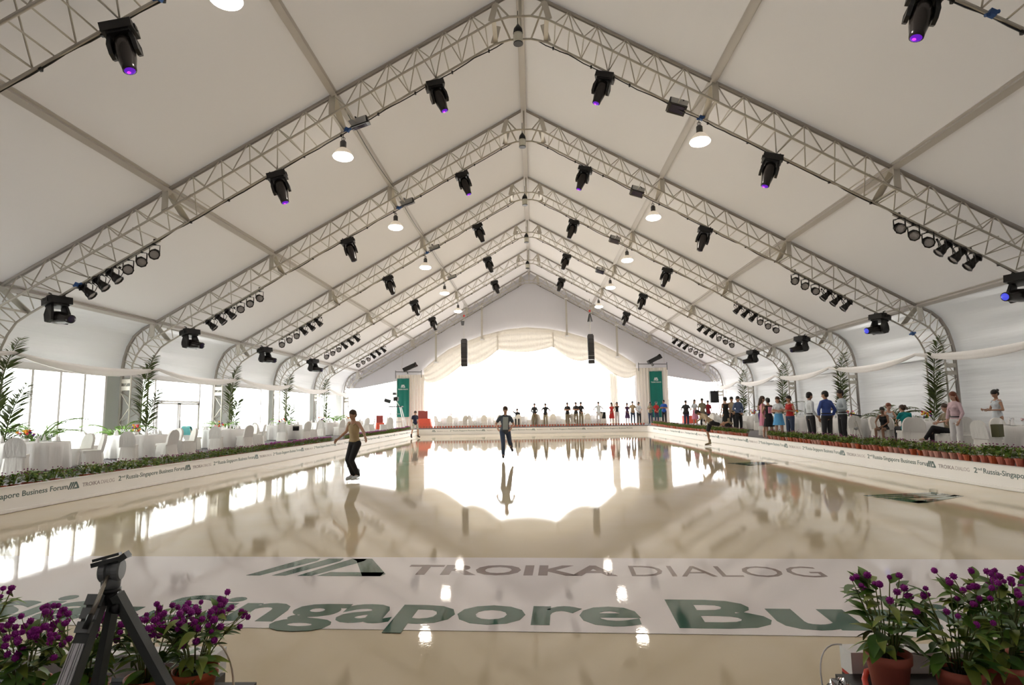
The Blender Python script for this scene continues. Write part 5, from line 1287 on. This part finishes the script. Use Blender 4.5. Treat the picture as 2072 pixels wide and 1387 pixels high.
# far end
FE = [(1077, 'man in a black shirt standing at the far end, leftmost of the standing people', 1.74, 'shirt', 'charcoal', 'trousers', 'khaki', 'short', False, [CLASP]),
 (1099, 'man in a black t-shirt with hands on his hips behind the far tables', 1.72, 'tee', 'blackcl', 'trousers', 'khaki', 'short', False, [HIPS]),
 (1143, 'man in a black shirt with folded arms, left of the far trio', 1.76, 'tee', 'blackcl', 'trousers', 'khaki', 'short', False, [CROSS]),
 (1160, 'man in a dark shirt with crossed arms, middle of the far trio', 1.78, 'tee', 'charcoal', 'trousers', 'khaki', 'short', False, [CROSS]),
 (1170, 'man in black leaning sideways, right of the far trio', 1.78, 'tee', 'blackcl', 'trousers', 'khaki', 'short', False, [CLASP]),
 (1205, 'man in a white t-shirt with hands on hips at the far tables', 1.78, 'tee', 'whiteshirt', 'trousers', 'whitetr', 'short', False, [HIPS]),
 (1231, 'woman in a bright red dress at the far end', 1.70, 'dress', 'redtop', 'skirt', 'redtop', 'long', True, [CLASP]),
 (1242, 'woman in a black top and white trousers raising a camera at the far end', 1.72, 'tank', 'blackcl', 'trousers', 'whitetr', 'bob', True, [PHOTO]),
 (1262, 'woman in a dark purple dress at the far end', 1.66, 'dress', 'darkpurple', 'skirt', 'darkpurple', 'bob', True, [CLASP]),
 (1273, 'man in beige with a blue cloth over his jeans at the far end', 1.78, 'tee', 'beige', 'jeans', 'jeans', 'short', False, [CLASP]),
 (1285, 'woman in a white top and dark trousers before the right drape column', 1.70, 'tee', 'whiteshirt', 'trousers', 'charcoal', 'bob', True, [CLASP]),
 (1308, 'woman with long hair and folded arms in a brown top and jeans, far right', 1.70, 'tee', 'khaki', 'jeans', 'jeans', 'long', True, [CROSS]),
 (1320, 'woman in a red and white top with jeans, far right', 1.72, 'tee', 'redtop', 'jeans', 'jeans', 'long', True, [CLASP]),
 (1335, 'man in a royal blue t-shirt with folded arms under the green banner', 1.82, 'tee', 'brightblue', 'trousers', 'charcoal', 'short', False, [CROSS])]
for i, (px, lb, H, tp_, tc, bt, bc, hr, fem, ps_) in enumerate(FE):
    Y = 45.55 if px > 1225 else 45.35
    X = .14+(px-1075)/1200*Y
    person(lb, X, Y, PI+random.uniform(-.4, .4), H, ps_, tp_, tc, bt, bc, hr, 'black', 'tan', fem, z=.5, vox=.024, hem=.5)
person('person in black seated at the far tables behind the mid-rink skater', -1.1, 45.5, PI, 1.72, [SIT, dict(eR=(.33, .05, 1.12), wR=(.12, .12, 1.20))], 'tee', 'blackcl', 'trousers', 'charcoal', 'short', 'black', 'tan', z=.5, vox=.024)
chair(-1.1, 45.5, PI, 'white covered chair under the seated person in black at the far end', 'white covered banquet chairs')
chair(5.4, 45.5, PI, 'white covered chair beside the man in the white t-shirt at the far end', 'white covered banquet chairs')
box_thing('backpack', 'black backpack on a chair at the far end', 'bag', (5.4, 45.55, .5+.75), (.4, .25, .5), 'blackcl', 0)
# give same-label rows a share mark and shorten labels that ran long
for o in bpy.data.objects:
    l = o.get('label')
    if l and len(l.split()) > 16: print('LONG', o.name, l)

bpy.data.scenes.remove(WS)
